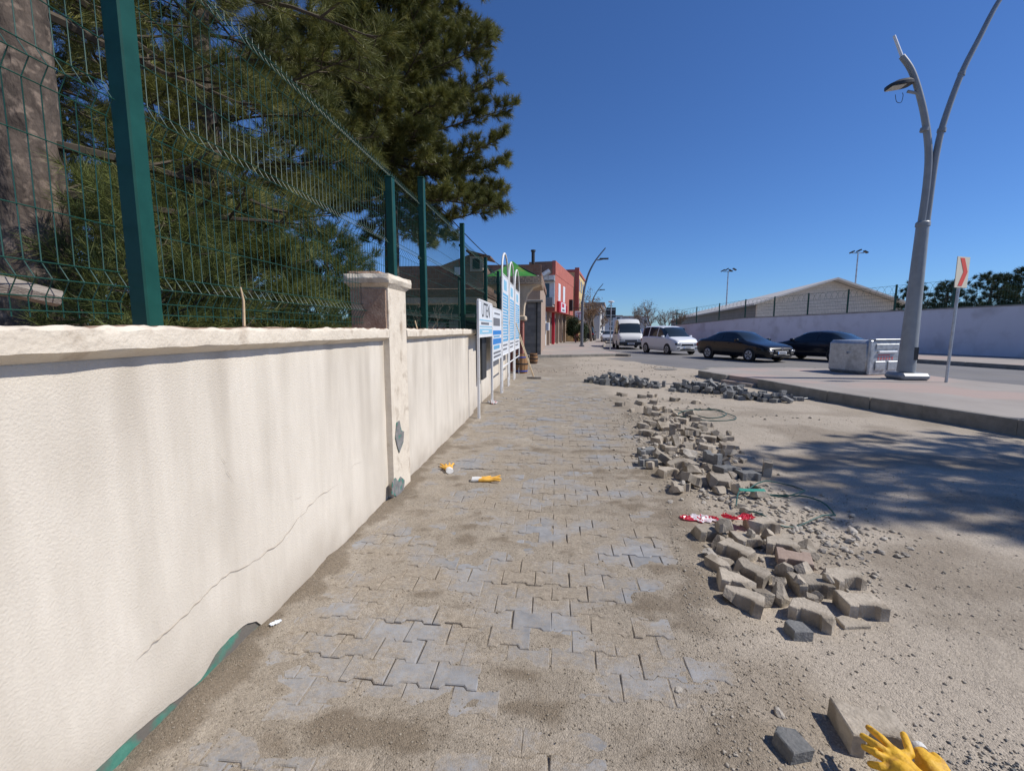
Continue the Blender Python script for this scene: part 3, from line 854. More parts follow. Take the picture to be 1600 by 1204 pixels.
M['bareb'] = mat('bare_branch', (.12, .095, .075), (.21, .17, .14), scale=6, rough=.95)
M['dryleaf'] = mat('dry_leaf', (.13, .075, .045), (.22, .14, .08), scale=3, rough=.9, transl=.2)
def bare_tree(name, loc, H, seed, label, group=None, tr=.12, depth=4, leaf=0, leaf_m='dryleaf', spread=.55, thick=1.0):
    rs = np.random.RandomState(seed)
    t = thing(name, loc, label, 'tree', group)
    tb = MB(); bb = MB(); tips = []
    def grow(p, d, ln, r, k):
        path = bez(p, d, ln, .03, rs, 4)
        (tb if k == 0 else bb).tube(path, [r * (1 - .4 * j / 4) for j in range(5)], 6 if k < 2 else 3, cap=False)
        if k >= depth:
            tips.append(path[-1]); tips.append(path[2]); return
        for c in range(4 if k == 0 else rs.randint(3, 5)):
            u = 1 if c == 0 else rs.uniform(.45, 1)
            f = min(u, .999) * 4; j = int(f); q = path[j].lerp(path[j + 1], f - j)
            dd = ((path[-1] - path[-2]).normalized() + Vector(rs.normal(size=3)) * spread + Vector((0, 0, .12))).normalized()
            grow(q, dd, ln * rs.uniform(.55, .8), r * .56, k + 1)
    grow(Vector((0, 0, -.05)), Vector((0, 0, 1)), H * .36, tr, 0)
    tb.build('trunk', M['bareb'], t, smooth=True, fixn=False)
    bb.build('branches', M['bareb'], t, smooth=True, fixn=False)
    if leaf:
        org = np.repeat(np.array(tips), leaf, 0) + rs.normal(size=(len(tips) * leaf, 3)) * .16
        n = len(org); D = rand_dirs(rs, n); S = np.cross(D, rand_dirs(rs, n))
        V = np.stack([org, org + D * .07 + S * .05, org + D * .14, org + D * .07 - S * .05], 1).reshape(-1, 3)
        link_mesh('crown', np_mesh('crown', V, np.arange(len(V)).reshape(-1, 4)), M[leaf_m], t)
    return t
# ------------------------------------------------------------------ signs standing along the wall
M['white'] = mat('white_paint', (.74, .74, .73), (.80, .80, .79), scale=6, rough=.5, c3=(.55, .50, .44), s3=5, t3=(.6, .75))
M['signwhite'] = mat('sign_white', (.74, .77, .80), rough=.45)
M['black'] = mat('black_print', (.02, .02, .022), rough=.6)
M['greyprint'] = mat('grey_print', (.16, .165, .18), rough=.6)
M['blueprint'] = mat('blue_print', (.03, .23, .62), rough=.45)
M['paleblue'] = mat('pale_blue_print', (.22, .50, .68), (.30, .58, .74), scale=3, rough=.45)
M['cyanprint'] = mat('banner_blue', (.10, .36, .62), (.17, .46, .70), scale=1.5, rough=.45)
M['redprint'] = mat('red_print', (.55, .03, .04), rough=.5)
M['darkmetal'] = mat('dark_metal', (.03, .032, .035), rough=.5)
def text_part(s, size, M4, name, m, parent, ext=.001, sx=1.0):
    cu = bpy.data.curves.new('t', 'FONT'); cu.body = s; cu.size = size; cu.extrude = ext; cu.align_x = 'CENTER'; cu.align_y = 'CENTER'
    o = bpy.data.objects.new('t', cu); col.objects.link(o)
    dg = bpy.context.evaluated_depsgraph_get()
    me = bpy.data.meshes.new_from_object(o.evaluated_get(dg))
    bpy.data.objects.remove(o)
    me.transform(M4 @ Matrix.Diagonal((sx, 1, 1, 1)))
    r = link_mesh(name, me, m, parent)
    return r
def face_px(x, y, z, rz=0):             # frame for lettering that faces +X
    return Matrix.Translation((x, y, z)) @ Matrix.Rotation(rz, 4, 'Z') @ Matrix.Rotation(PI / 2, 4, 'Z') @ Matrix.Rotation(PI / 2, 4, 'X')
def line_block(parent, x, y0, y1, z0, z1, n, m, name='print_line', fill=.55, seed=0):
    rnd = random.Random(seed); h = (z1 - z0) / n
    for i in range(n):
        zc = z1 - (i + .5) * h
        b = MB(); yy = y0 + rnd.uniform(0, .05) * (y1 - y0); ye = y1 - rnd.uniform(0, .25) * (y1 - y0)
        b.box(x, x + .002, yy, ye, zc - h * fill / 2, zc + h * fill / 2)
        b.build(name, m, parent)
SX = -1.30
# first sign: low panel on two white posts
sg = thing('sign_board', (SX, 8.3, 0), 'small white sign with black ÜTEN lettering over pale blue rows', 'sign', 'sign boards along the wall')
b = MB(); b.box(-.012, .012, -.74, .78, 1.40, 1.99); b.build('panel', M['signwhite'], sg)
for y in (-.78, .80):
    b = MB(); b.cbox(-.02, .02, y - .02, y + .02, 0, 1.99, .003); b.build('post', M['white'], sg)
for z in (1.385, 2.0):
    b = MB(); b.cbox(-.018, .018, -.76, .78, z - .014, z + .014, .003); b.build('rail', M['white'], sg)
text_part('ÜTEN', .36, face_px(.014, .0, 1.835), 'lettering', M['black'], sg, sx=1.05)
b = MB(); b.box(.0125, .0145, -.7, .76, 1.43, 1.52); b.build('blue_band', M['paleblue'], sg)
b = MB(); b.box(.0125, .0145, -.7, .76, 1.66, 1.68); b.build('blue_band', M['paleblue'], sg)
b = MB(); b.box(.0125, .0145, -.7, .76, 1.55, 1.57); b.build('blue_band', M['paleblue'], sg)
line_block(sg, .0135, -.55, .6, 1.575, 1.655, 1, M['greyprint'], seed=1, fill=.5)
line_block(sg, .0150, -.5, .55, 1.445, 1.505, 1, M['signwhite'], seed=2, fill=.5)
# second sign
sg = thing('sign_board', (SX, 9.86, 0), 'taller white sign with two strong blue bands beside the small sign', 'sign', 'sign boards along the wall')
b = MB(); b.box(-.012, .012, -.71, .74, .86, 1.93); b.build('panel', M['signwhite'], sg)
for y in (-.73, .76):
    b = MB(); b.cbox(-.02, .02, y - .02, y + .02, 0, 1.94, .003); b.build('post', M['white'], sg)
b = MB(); b.cbox(-.018, .018, -.71, .74, 1.93, 1.955, .003); b.build('rail', M['white'], sg)
for z0, z1 in ((1.40, 1.49), (1.20, 1.32)):
    b = MB(); b.box(.0125, .0145, -.7, .72, z0, z1); b.build('blue_band', M['blueprint'], sg)
line_block(sg, .0135, -.6, .65, 1.56, 1.78, 1, M['greyprint'], seed=3, fill=.75)
line_block(sg, .0135, -.45, .5, 1.82, 1.87, 1, M['greyprint'], seed=4, fill=.6)
line_block(sg, .0135, -.6, .66, 1.335, 1.39, 1, M['cyanprint'], seed=5, fill=.6)
line_block(sg, .0135, -.6, .66, 1.08, 1.19, 1, M['cyanprint'], seed=6, fill=.7)
line_block(sg, .0135, -.6, .66, .90, 1.06, 2, M['greyprint'], seed=7, fill=.55)
# three tall banners in white tubular frames with arched tops
for i, (yc, wz, desc) in enumerate([(11.35, 3.34, 'tall blue banner in an arched white frame nearest the sign boards'),
                                    (12.95, 3.36, 'middle one of three tall blue banners in arched white frames'),
                                    (14.75, 3.38, 'tall blue banner in a white frame nearest the brick gate')]):
    bn = thing('banner_frame', (SX + .02, yc, 0), desc, 'banner', 'tall banners along the wall')
    w = .66 if i < 2 else .80
    z0, z1 = .92, 2.80 - .04 * i
    b = MB(); b.box(-.006, .006, -w + .02, w - .02, z0, z1); pn = b.build('panel', M['signwhite'], bn)
    arch = [(0, -w, 0)] + [(0, -w, z1)] + [(0, -w * math.cos(a), z1 + (wz - z1) * math.sin(a)) for a in np.linspace(.15, PI - .15, 15)] + [(0, w, z1), (0, w, 0)]
    b = MB(); b.tube(arch, .024, 8); b.build('arched_tube', M['white'], bn, smooth=True)
    for z in (.62, z0 - .02, z1 + .01):
        b = MB(); b.tube([(0, -w, z), (0, w, z)], .018, 8); b.build('cross_tube', M['white'], bn, smooth=True)
    b = MB(); b.box(.0065, .008, -w + .04, w - .04, z0 + .30, z1 - .42); fld = b.build('printed_field', M['cyanprint'], pn)
    line_block(fld, .0085, -w + .10, w - .10, z0 + .34, z1 - .46, 15, M['signwhite'], seed=20 + i, fill=.38)
    line_block(pn, .0068, -w + .10, w - .12, z0 + .06, z0 + .26, 2, M['greyprint'], seed=30 + i, fill=.4)
    b = MB(); b.box(.0068, .0085, -.3, .3, z1 - .34, z1 - .10); b.build('emblem', M['paleblue'], pn)
# dark sheet standing in for the first sign's shadow on the wall
b = MB(); b.cbox(-1.44, -1.40, 8.55, 9.05, .55, 1.36, .004)
tag(b.build('sign_shadow_sheet', M['darkmetal']), 'dark flat sheet painted as the shadow of the small sign on the wall', 'shadow sheet')

M['darkgreen'] = mat('dark_green_panel', (.015, .045, .035), rough=.6)
# ------------------------------------------------------------------ brick gate with moulded canopy
def brick_mat(name, c1, c2, mortar, scale, sq=1.0, bw=.5, rh=.25):
    m = bpy.data.materials.new(name); m.use_nodes = True
    N = m.node_tree.nodes; L = m.node_tree.links
    tc = N.new('ShaderNodeTexCoord'); mp = N.new('ShaderNodeVectorMath'); mp.operation = 'MULTIPLY_ADD'
    sx = N.new('ShaderNodeSeparateXYZ'); L.new(tc.outputs['Object'], sx.inputs[0])
    ad = N.new('ShaderNodeMath'); L.new(sx.outputs[0], ad.inputs[0]); L.new(sx.outputs[1], ad.inputs[1])
    cx = N.new('ShaderNodeCombineXYZ'); L.new(ad.outputs[0], cx.inputs[0]); L.new(sx.outputs[2], cx.inputs[1])
    bt = N.new('ShaderNodeTexBrick'); bt.inputs['Scale'].default_value = scale
    bt.inputs['Color1'].default_value = (*c1, 1); bt.inputs['Color2'].default_value = (*c2, 1); bt.inputs['Mortar'].default_value = (*mortar, 1)
    bt.inputs['Mortar Size'].default_value = .02; bt.inputs['Brick Width'].default_value = bw; bt.inputs['Row Height'].default_value = rh
    L.new(cx.outputs[0], bt.inputs['Vector'])
    p = N['Principled BSDF']; p.inputs['Roughness'].default_value = .93
    L.new(bt.outputs['Color'], p.inputs['Base Color'])
    bp = N.new('ShaderNodeBump'); bp.inputs['Strength'].default_value = .6; bp.inputs['Distance'].default_value = .02; bp.invert = True
    L.new(bt.outputs['Fac'], bp.inputs['Height']); L.new(bp.outputs[0], p.inputs['Normal'])
    return m
M['redbrick'] = brick_mat('red_brick', (.30, .07, .05), (.36, .10, .07), (.30, .25, .21), 3.0, bw=.62, rh=.22)
M['brownbrick'] = brick_mat('raw_hollow_brick', (.22, .125, .085), (.28, .165, .115), (.23, .20, .17), 2.0, bw=.5, rh=.4)
M['stonewall'] = brick_mat('rough_stone', (.15, .15, .15), (.24, .235, .225), (.20, .19, .18), 2.6, bw=.9, rh=.5)
M['brownrender'] = mat('brown_render', (.33, .245, .185), (.41, .31, .24), scale=2, rough=.95)
M['creamstone'] = mat('cream_moulding', (.47, .38, .28), (.58, .48, .36), scale=4, rough=.93, bump=.3)
M['greentent'] = mat('green_canvas', (.05, .30, .05), (.10, .40, .09), scale=3, rough=.8, c3=(.40, .38, .10), s3=1.2, t3=(.58, .68), transl=.35)
gate = thing('brick_gate', (-1.5, 17, 0), 'gate pier of red brick carrying a cream moulded canopy with key frieze', 'gate')
GY0 = 16.2
b = MB(); b.box(-1.72, -1.20, GY0, GY0 + .75, -.05, 1.83); pier = b.build('brick_pier', M['redbrick'], gate, world=True)
b = MB(); b.cbox(-1.78, -1.10, GY0 - .06, GY0 + .82, 1.83, 2.0, .03); b.build('corbel', M['creamstone'], gate, world=True)
prof = [(-1.74, 2.0), (-1.18, 2.0), (-1.16, 2.35), (-1.06, 2.72), (-.86, 2.98), (-.60, 3.08), (-1.74, 3.08)]
b = MB(); n = len(prof)
b.add([(x, GY0 + .04, z) for x, z in prof] + [(x, GY0 + .7, z) for x, z in prof], [tuple(range(n)), tuple(range(2 * n - 1, n - 1, -1))] + [(i, n + i, n + (i + 1) % n, (i + 1) % n) for i in range(n)])
b.build('flared_bracket', M['creamstone'], gate, world=True)
b = MB(); b.box(-2.5, -.56, GY0 - .08, GY0 + 2.6, 3.08, 3.36); slab = b.build('canopy_slab', M['brownrender'], gate, world=True)
b = MB()                                    # key pattern standing proud of the slab's edge
def key_unit(put, u, w, z0, h):
    t = h * .13
    put(u, u + t, z0, z0 + h); put(u, u + w * .78, z0 + h - t, z0 + h); put(u + w * .78 - t, u + w * .78, z0 + h * .3, z0 + h)
    put(u + w * .36, u + w * .78, z0 + h * .3, z0 + h * .3 + t); put(u, u + w, z0, z0 + t)
for k in range(7):
    key_unit(lambda a, c, e, f: b.box(a, c, GY0 - .098, GY0 - .082, e, f), -2.44 + k * .265, .265, 3.12, .2)
for k in range(9):
    key_unit(lambda a, c, e, f: b.box(-.558, -.545, a, c, e, f), GY0 - .02 + k * .28, .28, 3.12, .2)
tag(b.build('key_frieze', M['creamstone'], gate, world=True), kind='stuff')
b = MB(); b.box(-2.1, -1.76, GY0 + .1, GY0 + .7, -.05, 3.08); b.build('back_pier', M['brownrender'], gate, world=True)
# green canvas tent roof on top
tent = thing('green_tent_roof', (-1.6, GY0 + 1.4, 3.37), 'green and yellow canvas pyramid roof above the key frieze', 'canopy')
b = MB(); base = [(-.95, -1.35, 0), (.92, -1.35, 0), (.92, 1.2, 0), (-.95, 1.2, 0)]; top = (-.1, 0, .72)
vs = []; fs = []
for i in range(4):
    a_, c_ = Vector(base[i]), Vector(base[(i + 1) % 4]); n = 6
    for j in range(n + 1):
        for k in range(n + 1):
            p = a_.lerp(c_, k / n).lerp(Vector(top), j / n); p.z -= .05 * math.sin(PI * j / n); vs.append(p)
    o_ = i * (n + 1) ** 2
    for j in range(n):
        for k in range(n): fs.append((o_ + j * (n + 1) + k, o_ + j * (n + 1) + k + 1, o_ + (j + 1) * (n + 1) + k + 1, o_ + (j + 1) * (n + 1) + k))
b.add(vs, fs); b.build('canvas', M['greentent'], tent, smooth=True)
for x, y in ((-.95, -1.35), (.92, -1.35), (.92, 1.2), (-.95, 1.2)):
    b = MB(); b.tube([(x, y, -.0), (x, y, .02)], .03, 6); b.build('corner_shoe', M['white'], tent)
    b = MB(); b.tube([(x, y, .0), (top[0], top[1], top[2] - .06)], .015, 6); b.build('rafter', M['darkgreen'], tent)
b = MB(); b.lathe([(.09, 0), (.09, .62), (.13, .63), (.13, .72), (.08, .73)], (0, 0, 0), 12)
o = b.build('stove_pipe', M['darkmetal'], smooth=True); o.location = (-1.30, 24.9, 5.0)
tag(o, 'dark stove pipe on the brown building behind the green roof', 'chimney')

# barrels, broom
M['darkgreen'] = mat('dark_green_panel', (.015, .045, .035), rough=.6)
M['barrel'] = mat('barrel_wood', (.26, .13, .05), (.40, .22, .10), scale=4, stretch=(6, 6, .6), rough=.7)
M['bluestrap'] = mat('blue_strap', (.03, .08, .40), rough=.5)
def barrel(loc, r, h, label, strap):
    t = thing('wooden_barrel', loc, label, 'barrel', 'wooden barrels by the gate')
    ns = 14
    for k in range(ns):
        a0, a1 = 2 * PI * (k + .06) / ns, 2 * PI * (k + .94) / ns
        b = MB(); vs = []; fs = []; zz = [0, .25, .5, .75, 1]
        for z in zz:
            rr = r * (.86 + .14 * math.sin(PI * z))
            for a, q in ((a0, rr), (a1, rr), (a1, rr - .025), (a0, rr - .025)): vs.append((q * math.cos(a), q * math.sin(a), z * h))
        for j in range(4):
            for e in range(4): fs.append((j * 4 + e, j * 4 + (e + 1) % 4, j * 4 + 4 + (e + 1) % 4, j * 4 + 4 + e))
        fs += [(0, 1, 2, 3), (16, 17, 18, 19)]
        b.add(vs, fs); b.build('stave', M['barrel'], t)
    for z in (.14, .5, .84):
        rr = r * (.86 + .14 * math.sin(PI * z)) + .004
        b = MB(); b.lathe([(rr, z * h - .02), (rr + .006, z * h - .02), (rr + .006, z * h + .02), (rr, z * h + .02)], n=24)
        b.build('hoop', M['bluestrap'] if (strap and z != .5) else M['darkmetal'], t, smooth=True)
    b = MB(); b.lathe([(r * .8, .02), (r * .8, .03)], n=20); b.build('bottom_board', M['barrel'], t)
    return t
barrel((-1.22, 15.75, 0), .24, .68, 'wooden barrel with blue straps at the foot of the brick pier', True)
barrel((-1.02, 20.4, 0), .19, .46, 'smaller dark banded barrel beyond the brick pier', False)
br = thing('push_broom', (-.68, 13.95, 0), 'wooden push broom leaning against the tall banner frames', 'broom')
b = MB(); b.tube([(0, 0, .05), (-.30, .12, .9), (-.585, .25, 1.72)], .016, 8); b.build('handle', M['cane'], br, smooth=True)
b = MB(); b.tube([(.02, .02, .03), (-.22, .35, .62), (-.50, .72, 1.30)], .014, 8)
h2 = thing('shovel_handle', (-.72, 14.05, 0), 'second wooden tool handle leaning beside the push broom', 'tool')
b.build('handle', M['cane'], h2, smooth=True)
b = MB(); b.cbox(-.10, .10, -.03, .03, -.0, .05, .005); b.build('blade_socket', M['darkmetal'], h2)
b = MB(); b.cbox(-.22, .22, -.03, .03, .03, .07, .006); b.build('brush_head', M['drywood'], br)
b = MB()
for k in range(40): b.box(-.21 + k * .0107, -.205 + k * .0107, -.022, .022, -.0, .032)
tag(b.build('bristles', M['darkmetal'], br), kind='stuff')

# ------------------------------------------------------------------ pavilion house behind the fence
M['rooftile'] = mat('brown_tiles', (.13, .08, .055), (.22, .145, .10), scale=9, rough=.9, bump=.8, bscale=14)
M['creamwall'] = mat('cream_wall', (.50, .42, .33), (.58, .50, .40), scale=3, rough=.9)
M['dark'] = mat('dark_interior', (.02, .022, .022), rough=.8)
M['darkgreen'] = mat('dark_green_panel', (.015, .045, .035), rough=.6)
hs = thing('pavilion_house', (-6, 22, 0), 'brown brick pavilion with wide cream eaves behind the fence', 'house')
b = MB(); b.box(-9.5, -3.4, 20.2, 24, 0, 2.62); b.build('eave_shade_wall', M['darkgreen'], hs, world=True)  # shade of the recess under the eaves is put into this wall's dark colour
b = MB(); b.cbox(-10, -3.05, 19.4, 24.4, 2.60, 2.92, .04); ev = b.build('eave', M['creamwall'], hs, world=True)
b = MB(); b.cbox(-10.05, -3.0, 19.34, 24.4, 2.92, 3.25, .03); b.build('fascia', M['rooftile'], hs, world=True)
prof = [(-9.6, 3.25), (-3.3, 3.25), (-3.3, 4.15), (-3.75, 4.9), (-6.4, 3.95), (-9.6, 3.55)]
b = MB(); n = len(prof)
b.add([(x, 20.6, z) for x, z in prof] + [(x, 24, z) for x, z in prof], [tuple(range(n)), tuple(range(2 * n - 1, n - 1, -1))] + [(i, n + i, n + (i + 1) % n, (i + 1) % n) for i in range(n)])
b.build('brick_gable', M['brownbrick'], hs, world=True)
b = MB(); b.box(-3.9, -3.32, 20.55, 21.8, 4.1, 4.75); dm = b.build('dormer', M['creamwall'], hs, world=True)
b = MB(); b.add([(-4.05, 20.4, 4.95), (-2.95, 20.4, 4.66), (-2.95, 22, 4.66), (-4.05, 22, 4.95), (-4.05, 20.4, 5.03), (-2.95, 20.4, 4.74), (-2.95, 22, 4.74), (-4.05, 22, 5.03)],
                [(0, 1, 2, 3), (4, 7, 6, 5), (0, 4, 5, 1), (1, 5, 6, 2), (2, 6, 7, 3), (3, 7, 4, 0)]); b.build('dormer_roof', M['rooftile'], dm, world=True)
b = MB(); b.box(-3.78, -3.45, 20.535, 20.56, 4.2, 4.65); b.build('window', M['dark'], dm, world=True)
for k in range(9):
    b = MB(); x = -9.2 + k * .68
    b.tube([(x + q * .085, 19.7, 2.60 - .10 * math.sin(PI * q / 8)) for q in range(9)], .03, 6); b.build('awning_scallop', M['darkgreen'], hs, world=True)
for k, (x0, x1, z0, z1) in enumerate([(-6.0, -4.9, .9, 1.82), (-4.75, -4.2, .9, 1.92), (-5.6, -3.6, 2.05, 2.2)]):
    b = MB(); b.cbox(x0, x1, 19.9, 20.15, z0 if k < 2 else z0, z1, .03); b.build('stone_bench' if k < 2 else 'shelf', M['concrete'], hs, world=True)
# flood lamp on a thin pole by the fence
fl = thing('flood_lamp', (-2.62, 12.2, 0), 'small square flood lamp on a dark pole behind the fence', 'lamp')
b = MB(); b.tube([(0, 0, 0), (0, 0, 2.95)], .03, 8); b.build('pole', M['darkgreen'], fl, smooth=True)
b = MB(); b.cbox(-.13, .13, -.06, .05, 2.92, 3.18, .02); hd = b.build('lamp_head', M['darkgreen'], fl)
b = MB(); b.box(-.10, .10, -.066, -.061, 2.95, 3.15); b.build('glass', M['signwhite'], hd)
bare_tree('bare_shrub', (-3.9, 14.5, 0), 3.6, 71, 'leafless grey-brown shrub behind the fence before the pavilion', None, tr=.05, depth=4, spread=.5)

# ------------------------------------------------------------------ buildings on the left of the street
M['glass'] = mat('window_glass', (.03, .04, .05), rough=.08, spec=.8)
M['redfacade'] = mat('red_facade', (.40, .115, .085), (.47, .15, .11), scale=1.2, rough=.85)
M['yellowfacade'] = mat('yellow_facade', (.60, .44, .20), (.68, .52, .26), scale=1.2, rough=.85)
M['shopred'] = mat('shop_red', (.50, .02, .04), rough=.5)
bb = thing('brown_building', (-3, 27, 0), 'brown rendered house with stone ground floor and raw brick parapet', 'building')
b = MB(); b.box(-9, -.92, 25.2, 37, .1, 4.25); wl_ = b.build('wall', M['brownrender'], bb, world=True)
b = MB(); b.box(-1.75, -.86, 25.08, 25.2, .1, 3.05); b.build('stone_wall', M['stonewall'], bb, world=True)
b = MB(); b.box(-9, -.88, 25.1, 25.35, 4.25, 5.0); b.build('brick_parapet', M['brownbrick'], bb, world=True)
b = MB(); b.box(-1.13, -.85, 25.35, 37, 4.25, 4.6); b.build('brick_parapet', M['brownbrick'], bb, world=True)
b = MB(); b.cbox(-9, -.76, 24.95, 25.3, 3.0, 3.12, .02); b.build('ledge', M['concrete'], bb, world=True)
b = MB(); b.box(-1.12, -1.06, 25.04, 25.08, .12, 3.0); b.build('drain_pipe', M['dark'], bb, world=True)

rb = thing('red_building', (-.2, 41, .14), 'two-storey building with red upper floor over a shop', 'building', rz=-math.atan(.157))
# local: x towards the street, y along it
b = MB(); b.box(-9, -.75, 0, 12.8, 0, 3.0); b.build('ground_floor', M['creamwall'], rb)
b = MB(); b.box(-9, .05, -.2, 12.9, 3.0, 6.2); up = b.build('upper_floor', M['redfacade'], rb)
b = MB(); b.box(-.22, .07, -.22, 12.92, 6.2, 7.35); b.build('parapet', M['redfacade'], rb)
b = MB(); b.box(-2.3, -.24, -.215, .02, 6.2, 7.3); b.build('brick_parapet', M['brownbrick'], rb)
b = MB(); b.box(-1.2, .02, -.34, -.203, 3.6, 6.1); b.build('white_side', M['white'], rb)
b = MB(); b.cbox(-1.3, .0, -1.2, -.21, 3.35, 3.5, .02); bal = b.build('balcony_slab', M['concrete'], rb)
b = MB(); b.box(-1.3, 0, -1.2, -1.1, 3.5, 4.15); b.build('balcony_front', M['concrete'], bal)
b = MB(); b.box(-.85, -.45, -.36, -.342, 3.6, 5.4); b.build('balcony_door', M['glass'], rb)
b = MB(); b.cbox(-1.35, .06, -.9, -.23, 5.55, 5.68, .02); b.build('awning_slab', M['concrete'], rb)
for y in (2.2, 5.2):
    b = MB(); b.box(.051, .075, y - .65, y + .65, 4.0, 5.6); f = b.build('window', M['white'], rb)
    for s in (-1, 1):
        c = MB(); c.box(.076, .082, y + s * .32 - .26, y + s * .32 + .26, 4.1, 5.5); c.build('pane', M['signwhite'], f)
    c = MB(); c.cbox(.05, .14, y - .72, y + .72, 3.92, 3.998, .01); c.build('sill', M['concrete'], f)
b = MB(); b.cbox(.06, .32, .8, 5.0, 2.95, 3.95, .02); ss = b.build('shop_sign', M['shopred'], rb)
b = MB(); b.box(.321, .33, 1.7, 4.6, 3.02, 3.88); wp = b.build('white_panel', M['signwhite'], ss)
b = MB(); b.box(.331, .335, 2.1, 3.6, 3.45, 3.8); b.build('red_mark', M['shopred'], wp)
b = MB(); b.box(.331, .335, 2.3, 3.9, 3.1, 3.3); b.build('grey_mark', M['greyprint'], wp)
for y in (.4, 3.0, 5.6, 8.2, 10.8):
    b = MB(); b.cbox(-.76, -.5, y - .16, y + .16, 0, 3.0, .01); b.build('red_pillar' if y == 3.0 else 'pillar', M['shopred'] if y == 3.0 else M['brownrender'], rb)
for y in (1.7, 4.3, 6.9, 9.5):
    b = MB(); b.box(-.748, -.72, y - .9, y + .9, .1, 2.5); d = b.build('shop_door', M['dark'], rb)
    for s in (-.45, .45):
        c = MB(); c.box(-.719, -.70, y + s - .06, y + s + .06, .1, 2.5); c.build('mullion', M['brownrender'], d)
b = MB(); b.box(.05, .4, 9.2, 9.9, 3.4, 4.6); b.build('dark_vent', M['dark'], rb)
b = MB(); b.box(-.6, .25, 5.9, 6.4, 3.05, 3.75); b.build('projecting_sign', M['shopred'], rb)
# white corner with meter box at the near side
b = MB(); b.box(-1.25, -.76, -.30, -.02, 0, 3.0); b.build('white_corner', M['white'], rb)
b = MB(); b.cbox(-.72, -.45, -.35, -.05, 1.3, 2.0, .02); b.build('meter_box', M['signwhite'], rb)
# solar tank on the near roof corner
st = thing('solar_tank', (-1.05, 40.3, 5.83), 'silver cylindrical water tank on the ledge of the red building', 'water tank')
M['galv'] = mat('galvanised_steel', (.42, .44, .46), (.56, .58, .60), scale=14, rough=.42, metal=.55, c3=(.33, .34, .35), s3=4, t3=(.5, .7))
b = MB(); b.tube([(-.25, -.1, .32), (.35, .1, .72)], .22, 14); b.build('tank', M['galv'], st, smooth=True)
for s in (-.15, .25):
    b = MB(); b.tube([(s, 0, 0), (s, 0, .42)], .02, 6); b.build('leg', M['darkmetal'], st)

yb = thing('yellow_building', (2.0, 54.3, .14), 'narrow yellow tiled building beyond the red one', 'building', rz=-math.atan(.13))
b = MB(); b.box(-9, .35, 0, 11, 0, 8.0); b.build('wall', M['yellowfacade'], yb)
for s in range(7):
    b = MB(); b.box(.3, .362, -.012, 11, 1.2 + s * .98, 1.25 + s * .98); b.build('facade_joint', M['brownrender'], yb)
b = MB(); b.box(.0, .5, -.05, .45, 0, 8.5); b.build('edge_pier', M['redfacade'], yb)
b = MB(); b.box(-9, .45, -.06, 11.1, 8.0, 8.3); b.build('cornice', M['redfacade'], yb)
for y in (2.2, 5.2, 8.2):
    for z in (3.6, 6.0):
        b = MB(); b.box(.352, .38, y - .6, y + .6, z, z + 1.4); f = b.build('window', M['glass'], yb)
        c = MB(); c.box(.381, .39, y - .03, y + .03, z, z + 1.4); c.build('mullion', M['white'], f)
ps = thing('hanging_sign', (2.35, 50.2, 2.55), 'small white box sign with red letter under the yellow building', 'sign')
b = MB(); b.cbox(-.45, .45, -.1, .1, 0, .95, .02); bx_ = b.build('box', M['signwhite'], ps)
text_part('T', .8, Matrix.Translation((0, -.105, .47)) @ Matrix.Rotation(PI / 2, 4, 'X'), 'letter', M['shopred'], bx_)
b = MB(); b.tube([(0, 0, .95), (0, 0, 1.3), (-1.2, .5, 1.3)], .03, 6); b.build('bracket', M['darkmetal'], ps)
M['leafg'] = mat('dark_leaves', (.02, .04, .015), (.045, .07, .025), scale=3, rough=.7, transl=.2)
sh = bare_tree('evergreen_bush', (2.1, 50.5, .14), 2.7, 81, 'dark evergreen bush in front of the shops', None, tr=.09, depth=4, leaf=26, leaf_m='leafg', spread=.6)

# far ends of the street
M['farwhite'] = mat('far_white', (.55, .54, .52), (.64, .63, .61), scale=.5, rough=.9)
M['fargrey'] = mat('far_grey', (.34, .34, .35), (.42, .42, .42), scale=.5, rough=.9)
def far_block(x, y, w, d, h, m, label, rz=0, floors=3):
    t = thing('apartment_block', (x, y, 0), label, 'building', 'far blocks at the end of the street', rz=rz)
    b = MB(); b.box(-w / 2, w / 2, 0, d, 0, h); b.build('wall', m, t)
    b = MB(); b.box(-w / 2 - .2, w / 2 + .2, -.2, d, h, h + .35); b.build('roof', M['brownrender'], t)
    nw = max(2, int(w / 3))
    for k in range(floors):
        for q in range(nw):
            b = MB(); xx = -w / 2 + (q + .5) * w / nw
            b.box(xx - .6, xx + .6, -.05, .02, 1.2 + k * (h - 1) / floors, 2.7 + k * (h - 1) / floors); b.build('window', M['glass'], t)
far_block(21.0, 195, 12, 10, 7.2, M['farwhite'], 'white block closing the street behind the silver car')
far_block(35.5, 215, 13, 10, 7.5, M['fargrey'], 'grey block at the street end right of the white one', floors=2)
far_block(9.6, 150, 8, 12, 5.5, M['farwhite'], 'low pale block on the left side of the far street', floors=2)
far_block(4.6, 92, 9, 18, 6.5, M['fargrey'], 'grey block beyond the street trees', rz=-.12, floors=2)
far_block(3.6, 72, 6, 12, 5.0, M['farwhite'], 'pale low house behind the street trees', rz=-.12, floors=2)
for k, (x, y, H, sd, lb) in enumerate([(4.15, 56, 6.6, 91, 'street tree with brown leaves nearest the yellow building'), (5.2, 63, 6.2, 92, 'second street tree with brown leaves beyond the lamp post'), (6.6, 74, 5.8, 93, 'third brown-leaved street tree farther down the pavement')]):
    bare_tree('street_tree', (x, y, .14), H, sd, lb, 'brown street trees on the left pavement', tr=.16, depth=4, leaf=5, spread=.5)
